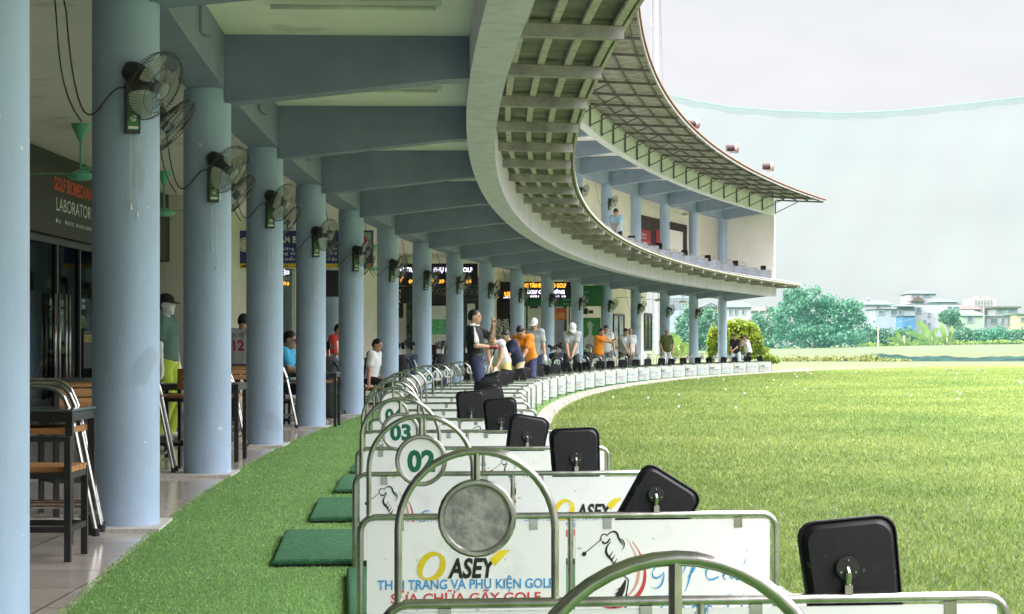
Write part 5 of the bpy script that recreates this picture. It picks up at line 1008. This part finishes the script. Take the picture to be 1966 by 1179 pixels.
person('mannequin', 'white mannequin in a black cap, green tee and lime skirt', pz(319, 20, 0.0), math.radians(75), topz(566, 20), dict(lean=-2, skin=MANQ, plain=1, shirt=cloth('sage green', (0.09, 0.17, 0.14)), pants=cloth('lime', (0.42, 0.55, 0.05)), hem=0.0, belt=False, cap=BLKC, bigbrim=1, hair=1, fat=0.95), cat='mannequin')
person('mannequin', 'black mannequin in patterned trousers in the academy shop window', pz(962, 60.8, 0.75), math.radians(20), topz(556, 60.8), dict(lean=0, skin=INK, plain=1, shirt=BLKC, pants=mat('speckled trousers', (0.6, 0.58, 0.5), col2=(0.03, 0.03, 0.03), scale=26, lo=0.48, hi=0.52), hem=0.0, hair=0), cat='mannequin')
# ================================================================ BEYOND THE BAYS
def leaf_mesh(name, blobs, n, size, m, flat=0.5, shell=0.45):
    # leaf faces spread through the outer part of each blob, thinning to gaps
    wts = np.array([b_[1][0]*b_[1][1]*b_[1][2] for b_ in blobs])**(2/3); pick = nrg.choice(len(blobs), n, p=wts/wts.sum())
    C = np.array([b_[0] for b_ in blobs])[pick]; R_ = np.array([b_[1] for b_ in blobs])[pick]
    d = nrg.normal(size=(n, 3)); d /= np.linalg.norm(d, axis=1)[:, None]
    lump = 1+0.16*np.sin(d[:, 0]*7+pick)*np.cos(d[:, 2]*6+2*pick)+0.12*np.sin(d[:, 1]*11+d[:, 0]*9+pick*3)+0.07*np.sin(d[:, 2]*23+d[:, 0]*19)
    r = (shell+(1-shell)*nrg.uniform(0, 1, n)**0.55)*lump
    p = C+d*R_*r[:, None]; a = nrg.normal(size=(n, 3)); a /= np.linalg.norm(a, axis=1)[:, None]; u = np.cross(a, d+0.3*nrg.normal(size=(n, 3))); u /= np.linalg.norm(u, axis=1)[:, None]; w = np.cross(u, a)
    sz = size*nrg.uniform(0.5, 1.3, n)[:, None]
    V = np.stack([p-u*sz, p+w*sz*flat, p+u*sz, p-w*sz*flat], 1).reshape(-1, 3); me = bpy.data.meshes.new(name)
    me.vertices.add(4*n); me.vertices.foreach_set('co', V.ravel()); me.loops.add(4*n); me.loops.foreach_set('vertex_index', np.arange(4*n, dtype=np.int32)); me.polygons.add(n)
    me.polygons.foreach_set('loop_start', np.arange(0, 4*n, 4, dtype=np.int32)); me.materials.append(m); me.update(calc_edges=True); return me
BARK = mat('grey brown bark', (0.14, 0.11, 0.08), rough=0.9, var=0.3)
LEAFD = mat('net tinted foliage', (0.065, 0.19, 0.11), rough=0.6, col2=(0.03, 0.125, 0.08), scale=0.6, island=0.4, trans=0.3)  # leaf colour pushed teal to carry the veil of the net
LEAFM = mat('mid green foliage', (0.075, 0.165, 0.09), rough=0.6, col2=(0.04, 0.11, 0.065), scale=0.7, island=0.4, trans=0.3)  # same teal push for foliage seen behind the net
LEAFY = mat('yellow green foliage', (0.24, 0.31, 0.022), rough=0.5, col2=(0.09, 0.16, 0.014), scale=1.4, island=0.45, trans=0.35)
def tree(kind, lab, cat, u, Y, blobs_px, n, size, m, grp=None, trunk=True, dep=0.8):
    X0 = (u-U0)*Y/F_PX; g0 = float(ground_z(X0, Y)); t = thing(kind, lab, cat, (X0, Y, g0), 0, grp); k = Y/F_PX; blobs = []
    for (bu, bv, ru, rv) in blobs_px: blobs.append((((bu-U0)*k-X0, rnd.uniform(-0.25, 0.25)*ru*k, 1+(V0-bv)*k-g0), (ru*k, ru*k*dep, rv*k)))
    if n > 2500:
        sub = []
        for c, r_ in blobs:
            for q in range(13):
                d = nv((rnd.gauss(0, 1), rnd.gauss(0, 1), rnd.gauss(0.2, 1))); f = rnd.uniform(0.62, 0.95); g_ = rnd.uniform(0.22, 0.40); sub.append((tuple(c[i]+d[i]*r_[i]*f for i in range(3)), tuple(x*g_ for x in r_)))
        link('crown', leaf_mesh('crown', blobs+sub+sub, n, size, m, shell=0.3), t)
    else: link('crown', leaf_mesh('crown', blobs, n, size, m), t)
    if trunk:
        b = MB(); top = max(b_[0][2] for b_ in blobs); w = 0.035*top
        b.tube([(0, 0, -0.1), (0.1*w, 0, top*0.2), (0.5*w, 0, top*0.45)], [w*1.2, w*0.9, w*0.7], 8)
        for c, r_ in blobs: b.tube([(0.3*w, 0, top*0.3), tuple(np.array(c)*0.55+np.array((0, 0, top*0.12))), tuple(c)], [w*0.6, w*0.4, w*0.12], 6)
        b.build('trunk', BARK, t, True)
    return t
tree('broad_tree', 'large double domed leafy tree behind the green net', 'tree', 1575, 192, [(1548, 590, 46, 44), (1515, 620, 36, 42), (1556, 640, 58, 34), (1612, 606, 48, 40), (1640, 632, 36, 38), (1590, 588, 28, 24), (1505, 650, 30, 24), (1600, 650, 60, 26), (1530, 570, 26, 24)], 15000, 0.19, LEAFD, 'trees beyond the net')
tree('broad_tree', 'teal looking tree behind the net, between the last two columns', 'tree', 1345, 185, [(1330, 632, 34, 40), (1362, 625, 30, 36), (1345, 655, 50, 24), (1300, 660, 30, 20)], 7000, 0.2, LEAFM, 'trees beyond the net')
tree('broad_tree', 'pale leafy tree filling the gap left of the double domed tree', 'tree', 1465, 210, [(1450, 640, 30, 36), (1475, 625, 26, 34), (1460, 655, 36, 20)], 4500, 0.2, LEAFM, 'trees beyond the net')
tree('slender_tree', 'slender open tree in front of the white house', 'tree', 1826, 235, [(1820, 606, 20, 11), (1832, 603, 14, 9), (1826, 616, 18, 10), (1812, 613, 10, 7), (1836, 628, 14, 12)], 1500, 0.22, LEAFM, 'trees beyond the net')
for u, rv, n, lab in ((1668, 30, 2600, 'rounded shrub at the right foot of the big tree'), (1702, 26, 2600, 'rounded shrub behind the pale post'), (1735, 24, 2200, 'low shrub left of the banana plants'), (1850, 24, 2200, 'low shrub right of the banana plants'), (1880, 22, 2000, 'low shrub below the utility pole'), (1915, 26, 2400, 'domed dark shrub in front of the blue trimmed house'), (1955, 22, 2200, 'dark shrub at the right picture edge'), (1995, 22, 800, 'dark shrub just past the right edge')):
    tree('shrub', lab, 'shrub', u, 212, [(u, 660-rv*0.5, 26, rv*0.75), (u-16, 657, 20, rv*0.45), (u+17, 658, 20, rv*0.42)], n, 0.2, LEAFM if n % 400 else LEAFD, 'shrubs beyond the net', False)
tree('clipped_bush', 'tall yellow green bush just past the last column', 'bush', 1418, 85, [(1420, 645, 40, 32), (1446, 662, 24, 26), (1400, 650, 24, 32), (1428, 675, 42, 20), (1412, 630, 24, 18), (1440, 635, 18, 16)], 11000, 0.075, LEAFY, 'bushes at the end of the bays')
tree('clipped_bush', 'narrow yellow green bush left of the last column', 'bush', 1370, 84, [(1371, 650, 11, 24), (1366, 670, 11, 20), (1376, 668, 9, 22)], 2600, 0.07, LEAFY, 'bushes at the end of the bays')
tree('clipped_bush', 'low yellow green tuft at the right foot of the tall bush', 'bush', 1476, 86, [(1474, 688, 14, 8), (1488, 693, 12, 5)], 900, 0.06, LEAFY, 'bushes at the end of the bays', False)
# weeds in front of the net: too many to count
weeds = []
for i in range(60):
    u = rnd.uniform(1475, 1735); Y = 137+rnd.uniform(-2, 2); k = Y/F_PX; X = (u-U0)*k; hh = rnd.uniform(0.12, 0.34)*(1 if u < 1690 else 0.6); weeds.append(((X, Y, hh*0.5+float(ground_z(X, Y))), (rnd.uniform(0.25, 0.7), 0.5, hh)))
o = stuff(link('weeds', leaf_mesh('weeds', weeds, 5000, 0.10, mat('olive weeds', (0.17, 0.20, 0.05), rough=0.7, col2=(0.08, 0.11, 0.03), island=0.4, trans=0.2))))
weeds = []
for i in range(50):
    u = rnd.uniform(1650, 1980); Y = 205; k = Y/F_PX; X = (u-U0)*k; weeds.append(((X, Y, 0.2+float(ground_z(X, Y))), (rnd.uniform(0.3, 0.8), 0.5, rnd.uniform(0.1, 0.35))))
o = stuff(link('weeds', leaf_mesh('weeds', weeds, 2500, 0.12, LEAFY)))
# banana plants
BAN = mat('banana leaf', (0.15, 0.23, 0.05), rough=0.45, col2=(0.08, 0.15, 0.03), scale=1.5, trans=0.4); BANS = mat('banana stem', (0.35, 0.36, 0.16), rough=0.6)
def banana(lab, u, Y, leaves):
    X0 = (u-U0)*Y/F_PX; g0 = float(ground_z(X0, Y)); t = thing('banana_plant', lab, 'banana plant', (X0, Y, g0), 0, 'banana plants beyond the net'); k = Y/F_PX
    MB().tube([(0, 0, -0.1), (0.05, 0, 0.5), (0, 0, 1.1)], [0.16, 0.13, 0.07], 8).build('stem', BANS, t, True)
    for pts, w in leaves:
        q = [((p[0]-U0)*k-X0, rnd.uniform(-0.3, 0.3), 1+(V0-p[1])*k-g0) for p in pts]; q = [(0, 0, 0.7)]*0+bez([q[0], q[1], q[2], q[3]], 12); b = MB(); N = len(q)
        for i in range(N-1):
            f0, f1 = i/(N-1), (i+1)/(N-1); w0, w1 = w*math.sin(PI*f0**0.75)**0.6, w*math.sin(PI*min(1, f1**0.75))**0.6
            a, c = Vector(q[i]), Vector(q[i+1]); d = (c-a).normalized(); sd_ = d.cross(Vector((0.15, 1, 0.25))).normalized(); up_ = Vector((0, -0.35, 0.2)); j = rnd.uniform(0.75, 1.1)
            for s_ in (-1, 1): b.add([tuple(a), tuple(c), tuple(c+sd_*s_*w1*j+up_*w1*0.6), tuple(a+sd_*s_*w0*j+up_*w0*0.6)], [(0, 1, 2, 3) if s_ > 0 else (3, 2, 1, 0)])
        b.build('leaf', BAN, t)
banana('spreading banana plant with tall upright leaves before the white house', 1788, 198, [(((1786, 660), (1780, 640), (1770, 625), (1760, 614)), 0.42), (((1788, 658), (1790, 640), (1795, 630), (1805, 632)), 0.34), (((1784, 660), (1770, 648), (1755, 638), (1734, 638)), 0.3), (((1783, 662), (1770, 654), (1758, 652), (1745, 664)), 0.3), (((1790, 660), (1798, 650), (1806, 648), (1812, 655)), 0.3)])
banana('banana plant with three narrow upright leaves', 1818, 199, [(((1816, 660), (1812, 640), (1808, 628), (1807, 617)), 0.34), (((1819, 660), (1824, 645), (1828, 635), (1828, 624)), 0.3), (((1818, 660), (1828, 650), (1832, 652), (1832, 660)), 0.28), (((1816, 661), (1806, 650), (1798, 650), (1795, 660)), 0.28), (((1820, 660), (1826, 648), (1824, 640), (1826, 636)), 0.22)])
banana('small banana plant with two drooping leaves, nearest the pale post', 1735, 199, [(((1733, 664), (1728, 650), (1722, 640), (1719, 632)), 0.26), (((1733, 664), (1722, 652), (1712, 648), (1700, 652)), 0.24), (((1736, 664), (1742, 656), (1746, 652), (1748, 648)), 0.22)])
banana('broad banana plant behind the man in the olive polo', 1303, 150, [(((1303, 690), (1300, 665), (1296, 650), (1286, 642)), 0.6), (((1304, 690), (1312, 670), (1318, 662), (1326, 668)), 0.5), (((1302, 690), (1292, 672), (1284, 668), (1276, 676)), 0.5)])
# net, its mast, and the heap of slack netting
NET = see_through('teal range netting', (1, 1, 1), 0, body=(0.14, 0.42, 0.36), body_fac=0.1, holes=0.35)
NETB = see_through('doubled net hem', (1, 1, 1), 0, body=(0.11, 0.20, 0.185), body_fac=0.34)
NETY = 166.0; kx = NETY/F_PX; t = thing('safety_net', 'tall sagging teal safety net strung across the far end of the range', 'net', (20, NETY, 0.5))
tops = np.array([(700, 60), (1000, 110), (1275, 180), (1330, 193), (1400, 205), (1500, 213), (1620, 217), (1720, 213), (1800, 205), (1880, 196), (1966, 186), (2060, 172), (2300, 120)], float)
us = np.arange(760, 2260, 12.0); tv = np.interp(us, tops[:, 0], tops[:, 1]); NR = 26
def net_sheet(name, m, v0f, v1f, rows, par):
    vs = []
    for i, u in enumerate(us):
        X = (u-U0)*kx; zt = 1+(V0-tv[i])*kx; zb = float(ground_z(X, NETY))-0.1
        for j in range(rows+1):
            f = v0f+(v1f-v0f)*j/rows; z = zt+(zb-zt)*f; vs.append((X-20, 0.8*math.sin(u*0.011)*math.sin(f*PI)+0.25*math.sin(u*0.05+f*9), z-0.5))
    R1 = rows+1; b = MB(); b.add(vs, [(i*R1+j, i*R1+j+1, (i+1)*R1+j+1, (i+1)*R1+j) for i in range(len(us)-1) for j in range(rows)]); return b.build(name, m, par, True)
net_sheet('mesh_sheet', NET, 0.0, 1.0, NR, t); 
b = MB(); vs = []
for i, u in enumerate(us):
    X = (u-U0)*kx; zt = 1+(V0-tv[i])*kx
    for j, dz in enumerate((0.0, -0.28, -0.58+0.06*math.sin(u*0.07))): vs.append((X-20, -0.06-0.03*j, zt+dz-0.5))
b.add(vs, [(i*3+j, i*3+j+1, (i+1)*3+j+1, (i+1)*3+j) for i in range(len(us)-1) for j in range(2)]); b.build('hem', NETB, t, True)
b = MB(); b.tube([((u-U0)*kx-20, -0.05, 1+(V0-tv[i])*kx-0.5) for i, u in enumerate(us)], 0.03, 5); b.build('cable', mat('net cable', (0.10, 0.25, 0.22)), t)
PALE = mat('galvanised mast steel', (0.20, 0.19, 0.21), rough=0.6, metal=0.0, var=0.1)
Xm = (1263-U0)*168/F_PX; t = thing('net_mast', 'tall pale steel mast with a side ladder carrying the net', 'mast', (Xm, 168, 0.5))
MB().lathe([(0.28, -0.5), (0.27, 20), (0.24, 20.05), (0.24, 34), (0.2, 48)], 12).build('mast_tube', PALE, t, 0.6)
b = MB(); b.tube([(-0.55, 0, 0), (-0.55, 0, 47)], 0.07, 6); b.build('ladder_rail', PALE, t)
b = MB()
for i in range(60): b.box(-0.5, -0.22, -0.03, 0.03, 1+i*0.76, 1.05+i*0.76)
b.build('ladder_rungs', PALE, t)
for dx, top in ((-3.2, 36), (1.2, 40)): MB().tube([(0, 0, top), (dx, 1, 0)], 0.02, 4).build('guy_wire', PALE, t)
HEAP = mat('dark slack netting', (0.012, 0.045, 0.034), rough=0.95, spec=0.1, col2=(0.004, 0.012, 0.012), scale=1.6, stretch=(0.5, 2, 3), lo=0.4, hi=0.6, bump=0.6, bscale=6)
b = MB(); vs = []; nx_ = 160; ny_ = 14
for i in range(nx_+1):
    u = 1560+(2100-1560)*i/nx_; X = (u-U0)*139.5/F_PX; amp = 0.12+0.30*min(1, max(0, (u-1590)/80))*(0.8+0.25*math.sin(u*0.016)+0.12*math.sin(u*0.06))
    for j in range(ny_+1):
        f = j/ny_; y = 136.5+f*6+0.4*math.sin(u*0.03); vs.append((X, y, float(ground_z(X, y))-0.03+amp*math.sin(PI*f)*(1+0.22*math.sin(f*14+u*0.045)+0.1*math.sin(u*0.2+f*5))))
R1 = ny_+1; b.add(vs, [(i*R1+j, (i+1)*R1+j, (i+1)*R1+j+1, i*R1+j+1) for i in range(nx_) for j in range(ny_)])
o = b.build('net_heap', HEAP, None, True); tag(o, 'long dark heap of slack green netting lying on the far grass', 'net')
X = (1686-U0)*186/F_PX; g0 = float(ground_z(X, 186)); t = thing('marker_post', 'thin pale marker post with an orange top on the far grass', 'post', (X, 186, g0)); MB().tube([(0, 0, 0), (0, 0, 1.75)], 0.06, 8).build('post', mat('weathered post paint', (0.30, 0.29, 0.27)), t); MB().box(-0.09, 0.09, -0.09, 0.09, 1.75, 1.95).build('cap', mat('orange post cap', (0.6, 0.25, 0.15)), t)
# houses
HW = {n: mat('render '+n, c, rough=0.85, var=0.06, scale=0.4) for n, c in dict(white=(0.23, 0.23, 0.265), blue=(0.17, 0.20, 0.25), bright=(0.03, 0.10, 0.21), green=(0.18, 0.23, 0.19), cream=(0.26, 0.23, 0.14), pink=(0.27, 0.23, 0.225), grey=(0.16, 0.17, 0.185)).items()}
HR = {n: mat('roofing '+n, c, rough=0.8, var=0.15, scale=0.8) for n, c in dict(teal=(0.045, 0.065, 0.068), red=(0.09, 0.03, 0.027), green=(0.07, 0.125, 0.09), grey=(0.065, 0.075, 0.085), brown=(0.06, 0.035, 0.032)).items()}
WDK = mat('dark house window', (0.06, 0.09, 0.11), rough=0.15)
def house(kind, lab, u0, u1, vt, Y, wall, roof=None, wins=(), vb=668, dep=8, extra=None, rz=0.0):
    k = Y/F_PX; w = (u1-u0)*k; uc = (u0+u1)/2; zt = 1+(V0-vt)*k; zb = 0.0; X0 = (uc-U0)*k; t = thing(kind, lab, 'house' if kind == 'house' else 'building', (X0, Y, zb), rz, 'houses behind the trees')
    MB().box(-w/2, w/2, 0, dep, 0, zt).build('wall', HW[wall], t); x = lambda u: (u-uc)*k; z = lambda v: 1+(V0-v)*k
    if roof:
        rk, col, vr, ov = roof; h = z(vr); b = MB(); a, c, d, e_ = -w/2-ov, w/2+ov, -ov, dep+ov; zt2 = zt+0.01
        if rk == 'hip': b.add([(a, d, zt2), (c, d, zt2), (c, e_, zt2), (a, e_, zt2), (a+w*0.3, dep/2, h), (c-w*0.3, dep/2, h)], [(0, 1, 5, 4), (1, 2, 5), (2, 3, 4, 5), (3, 0, 4), (0, 3, 2, 1)])
        elif rk == 'gable': b.add([(a, d, zt2), (c, d, zt2), (c, e_, zt2), (a, e_, zt2), (0, d, h), (0, e_, h)], [(0, 1, 4), (1, 2, 5, 4), (2, 3, 5), (3, 0, 4, 5), (0, 3, 2, 1)])
        elif rk == 'shed': b.add([(a, d, zt2), (c, d, zt2), (c, e_, h), (a, e_, h), (a, d, zt2+0.12), (c, d, zt2+0.12), (c, e_, h+0.12), (a, e_, h+0.12)], [(0, 3, 2, 1), (4, 5, 6, 7), (0, 1, 5, 4), (1, 2, 6, 5), (2, 3, 7, 6), (3, 0, 4, 7)])
        else: b.box(a, c, d, e_, zt2, h)
        b.build('roof', HR[col], t)
    for a, c, va, vb_ in wins:
        o = MB().box(x(a), x(c), -0.06, 0.1, z(vb_), z(va)).build('window', WDK, t); f = MB(); e_ = 0.09
        f.box(x(a)-e_, x(c)+e_, -0.12, 0.02, z(va), z(va)+e_).box(x(a)-e_, x(c)+e_, -0.16, 0.02, z(vb_)-e_, z(vb_)).box(x(a)-e_, x(a), -0.12, 0.02, z(vb_), z(va)).box(x(c), x(c)+e_, -0.12, 0.02, z(vb_), z(va)); f.build('frame', HW['white'], o)
    if extra: extra(t, x, z)
    return t
def pent(t, x, z): MB().box(x(1722), x(1756), 0.2, 5, z(594), z(588)).build('roof_shed', HW['blue'], t); MB().add([(x(1719), -0.8, z(589)), (x(1757), -0.8, z(589)), (x(1757), 6, z(585)), (x(1719), 6, z(585)), (x(1719), -0.8, z(588)), (x(1757), -0.8, z(588)), (x(1757), 6, z(584)), (x(1719), 6, z(584))], [(0, 3, 2, 1), (4, 5, 6, 7), (0, 1, 5, 4), (1, 2, 6, 5), (2, 3, 7, 6), (3, 0, 4, 7)]).build('canopy', HR['teal'], t)
house('house', 'pale blue grey flat roofed house right of the big tree', 1681, 1757, 594, 300, 'blue', ('flat', 'grey', 592.5, 0.3), [(1687, 1697, 597, 603), (1710, 1722, 595, 605), (1726, 1732, 597, 603)], extra=pent)
house('house', 'low bright blue walled building behind the banana plants', 1733, 1757, 607, 292, 'bright', ('flat', 'grey', 606, 0.2), dep=5)
def tank(t, x, z): MB().tube([(x(1668), 2, z(574)), (x(1673), 2, z(574))], 0.35, 10).build('water_tank', PALE, t, True)
house('house', 'grey house with a rooftop water tank peeping over the big tree', 1640, 1712, 586, 330, 'white', ('shed', 'teal', 576, 0.4), [(1682, 1690, 588, 592)], extra=tank)
def tower(t, x, z):
    b = MB(); b.add([(x(1746), -1.2, z(579)), (x(1774), -1.2, z(579)), (x(1760), -1.2, z(568)), (x(1746), 2, z(579)), (x(1774), 2, z(579)), (x(1760), 2, z(568))], [(0, 1, 2), (5, 4, 3), (0, 2, 5, 3), (1, 4, 5, 2), (0, 3, 4, 1)]); b.build('porch_roof', HR['brown'], t)
house('house', 'tall white house tower with a grey hipped roof and small gable', 1748, 1797, 564, 318, 'white', ('hip', 'teal', 557, 0.4), [(1751, 1755, 567, 570), (1771, 1786, 564.5, 570)], extra=tower)
house('house', 'broad white house with small square windows behind the banana plants', 1757, 1843, 584, 302, 'white', ('flat', 'grey', 582.5, 0.1), [(1782, 1786, 601, 607), (1774, 1777, 615, 622), (1782, 1786, 620, 627), (1760, 1768, 590, 600), (1819, 1828, 589, 600), (1832, 1842, 589, 600)])
house('house', 'upper storey with a teal hipped roof on the broad white house', 1798, 1838, 580, 309, 'white', ('hip', 'teal', 573.5, 0.5), dep=6)
house('house', 'pale green gabled house with a light green roof', 1846, 1889, 607, 296, 'green', ('shed', 'green', 595, 0.3), [(1857, 1867, 606, 618)])
house('house', 'house with a dark red hipped roof behind the pale green one', 1846, 1884, 594, 330, 'pink', ('hip', 'red', 586, 0.5))
wn_ = [(1872+i*6, 1875+i*6, 577+j*5, 579.5+j*5) for i in range(6) for j in range(6)]
def tops_(t, x, z):
    for a in (1876, 1886, 1896): MB().box(x(a), x(a+6), 1, 6, z(572.5), z(568+(a % 4))).build('roof_room', HW['pink'], t)
house('apartment_block', 'pale pink apartment tower far behind the houses', 1869, 1912, 573, 620, 'pink', None, wn_, dep=14, extra=tops_)
house('house', 'white house with blue trim behind the domed shrub', 1889, 1952, 608, 298, 'white', ('flat', 'teal', 606.5, 0.3), [(1891, 1894, 611, 622), (1902, 1915, 611, 620), (1922, 1928, 611, 620), (1934, 1937, 611, 622), (1941, 1944, 612, 624)])
house('house', 'open rooftop room under a flat brown red roof', 1911, 1954, 592, 325, 'grey', ('flat', 'brown', 588.5, 0.5), [(1914, 1925, 594, 599), (1935, 1950, 594, 599)])
house('house', 'pale yellow house at the right edge of the picture', 1952, 1990, 604, 294, 'cream', ('flat', 'green', 601.5, 0.3), [(1960, 1980, 610, 616)])
house('house', 'faint house with a pitched roof seen between the last columns', 1350, 1378, 590, 320, 'cream', ('gable', 'grey', 581, 0.6), [(1358, 1364, 596, 602)])
house('house', 'pale villa with tall windows and hipped roof right of the last column', 1392, 1442, 590, 310, 'white', ('hip', 'teal', 578, 0.5), [(1411, 1415, 594, 604), (1425, 1429, 594, 604), (1400, 1404, 594, 604)])
house('house', 'low house with a long brown roof left of the big tree', 1440, 1475, 598, 325, 'white', ('shed', 'brown', 589, 0.4), [(1450, 1456, 600, 604)])
house('apartment_block', 'pale blue tall block seen between two far columns', 1283, 1325, 560, 420, 'blue', None, [(1286+i*6, 1289.5+i*6, 572+j*6, 575+j*6) for i in range(6) for j in range(4)], dep=12)
X = (1889-U0)*285/F_PX; t = thing('utility_pole', 'slim concrete utility pole with wires before the apartment tower', 'pole', (X, 285, 0.8)); MB().lathe([(0.16, 0), (0.10, 7.6)], 8).build('shaft', HW['grey'], t, 0.6)
MB().box(-0.8, 0.8, -0.06, 0.06, 7.1, 7.2).build('cross_arm', HW['grey'], t)
for x1, z1 in ((-14, 3.9), (-9, 5.0), (12, 6.2)): MB().tube(bez([(0, 0, 7.2), (x1*0.3, 0, 7.2+(z1-7.2)*0.3-0.3), (x1*0.7, 0, 7.2+(z1-7.2)*0.7-0.3), (x1, 0, z1)]), 0.022, 4).build('wire', STEELD, t)
# floodlights on the upper eave
def flood(u, off, sc, lab, yaw):
    th = solve_th(u, off); p = P(th, off, 7.0); t = thing('floodlight', lab, 'floodlight', p, yaw, 'floodlights on the upper roof'); t.scale = (sc,)*3
    b = MB()
    for x in (-0.12, 0.12):
        b.tube([(x, 0, 0), (x, 0, 0.42)], 0.018, 6); b.tube([(x, 0.16, 0), (x, 0.0, 0.36)], 0.014, 6)
    b.tube([(-0.12, 0, 0.42), (0.12, 0, 0.42)], 0.018, 6); b.build('bracket', PALE, t, True)
    R_ = Matrix.Translation((0, 0, 0.58)) @ Matrix.Rotation(PI/2, 4, 'Y'); b = MB(); b.M = R_; b.lathe([(0.05, -0.2), (0.12, -0.19), (0.13, 0.02), (0.12, 0.06)], 16); b.build('ballast_body', mat('dark maroon lamp body', (0.025, 0.012, 0.014), rough=0.6), t, 0.6)
    b = MB(); b.M = R_; b.lathe([(0.10, 0.06), (0.15, 0.14), (0.19, 0.2), (0.185, 0.205), (0.12, 0.12)], 18); b.build('reflector', mat('lamp reflector', (0.20, 0.17, 0.18), rough=0.4, metal=0.5), t, True)
flood(1405, 3.95, 0.95, 'dark floodlight facing right, nearer the camera along the roof edge', 0.15); flood(1474, 3.95, 1.0, 'dark floodlight on two tall legs near the roof corner', -0.05); flood(1330, 3.9, 0.8, 'floodlight almost hidden behind the roof edge, leftmost of three', 0.4)
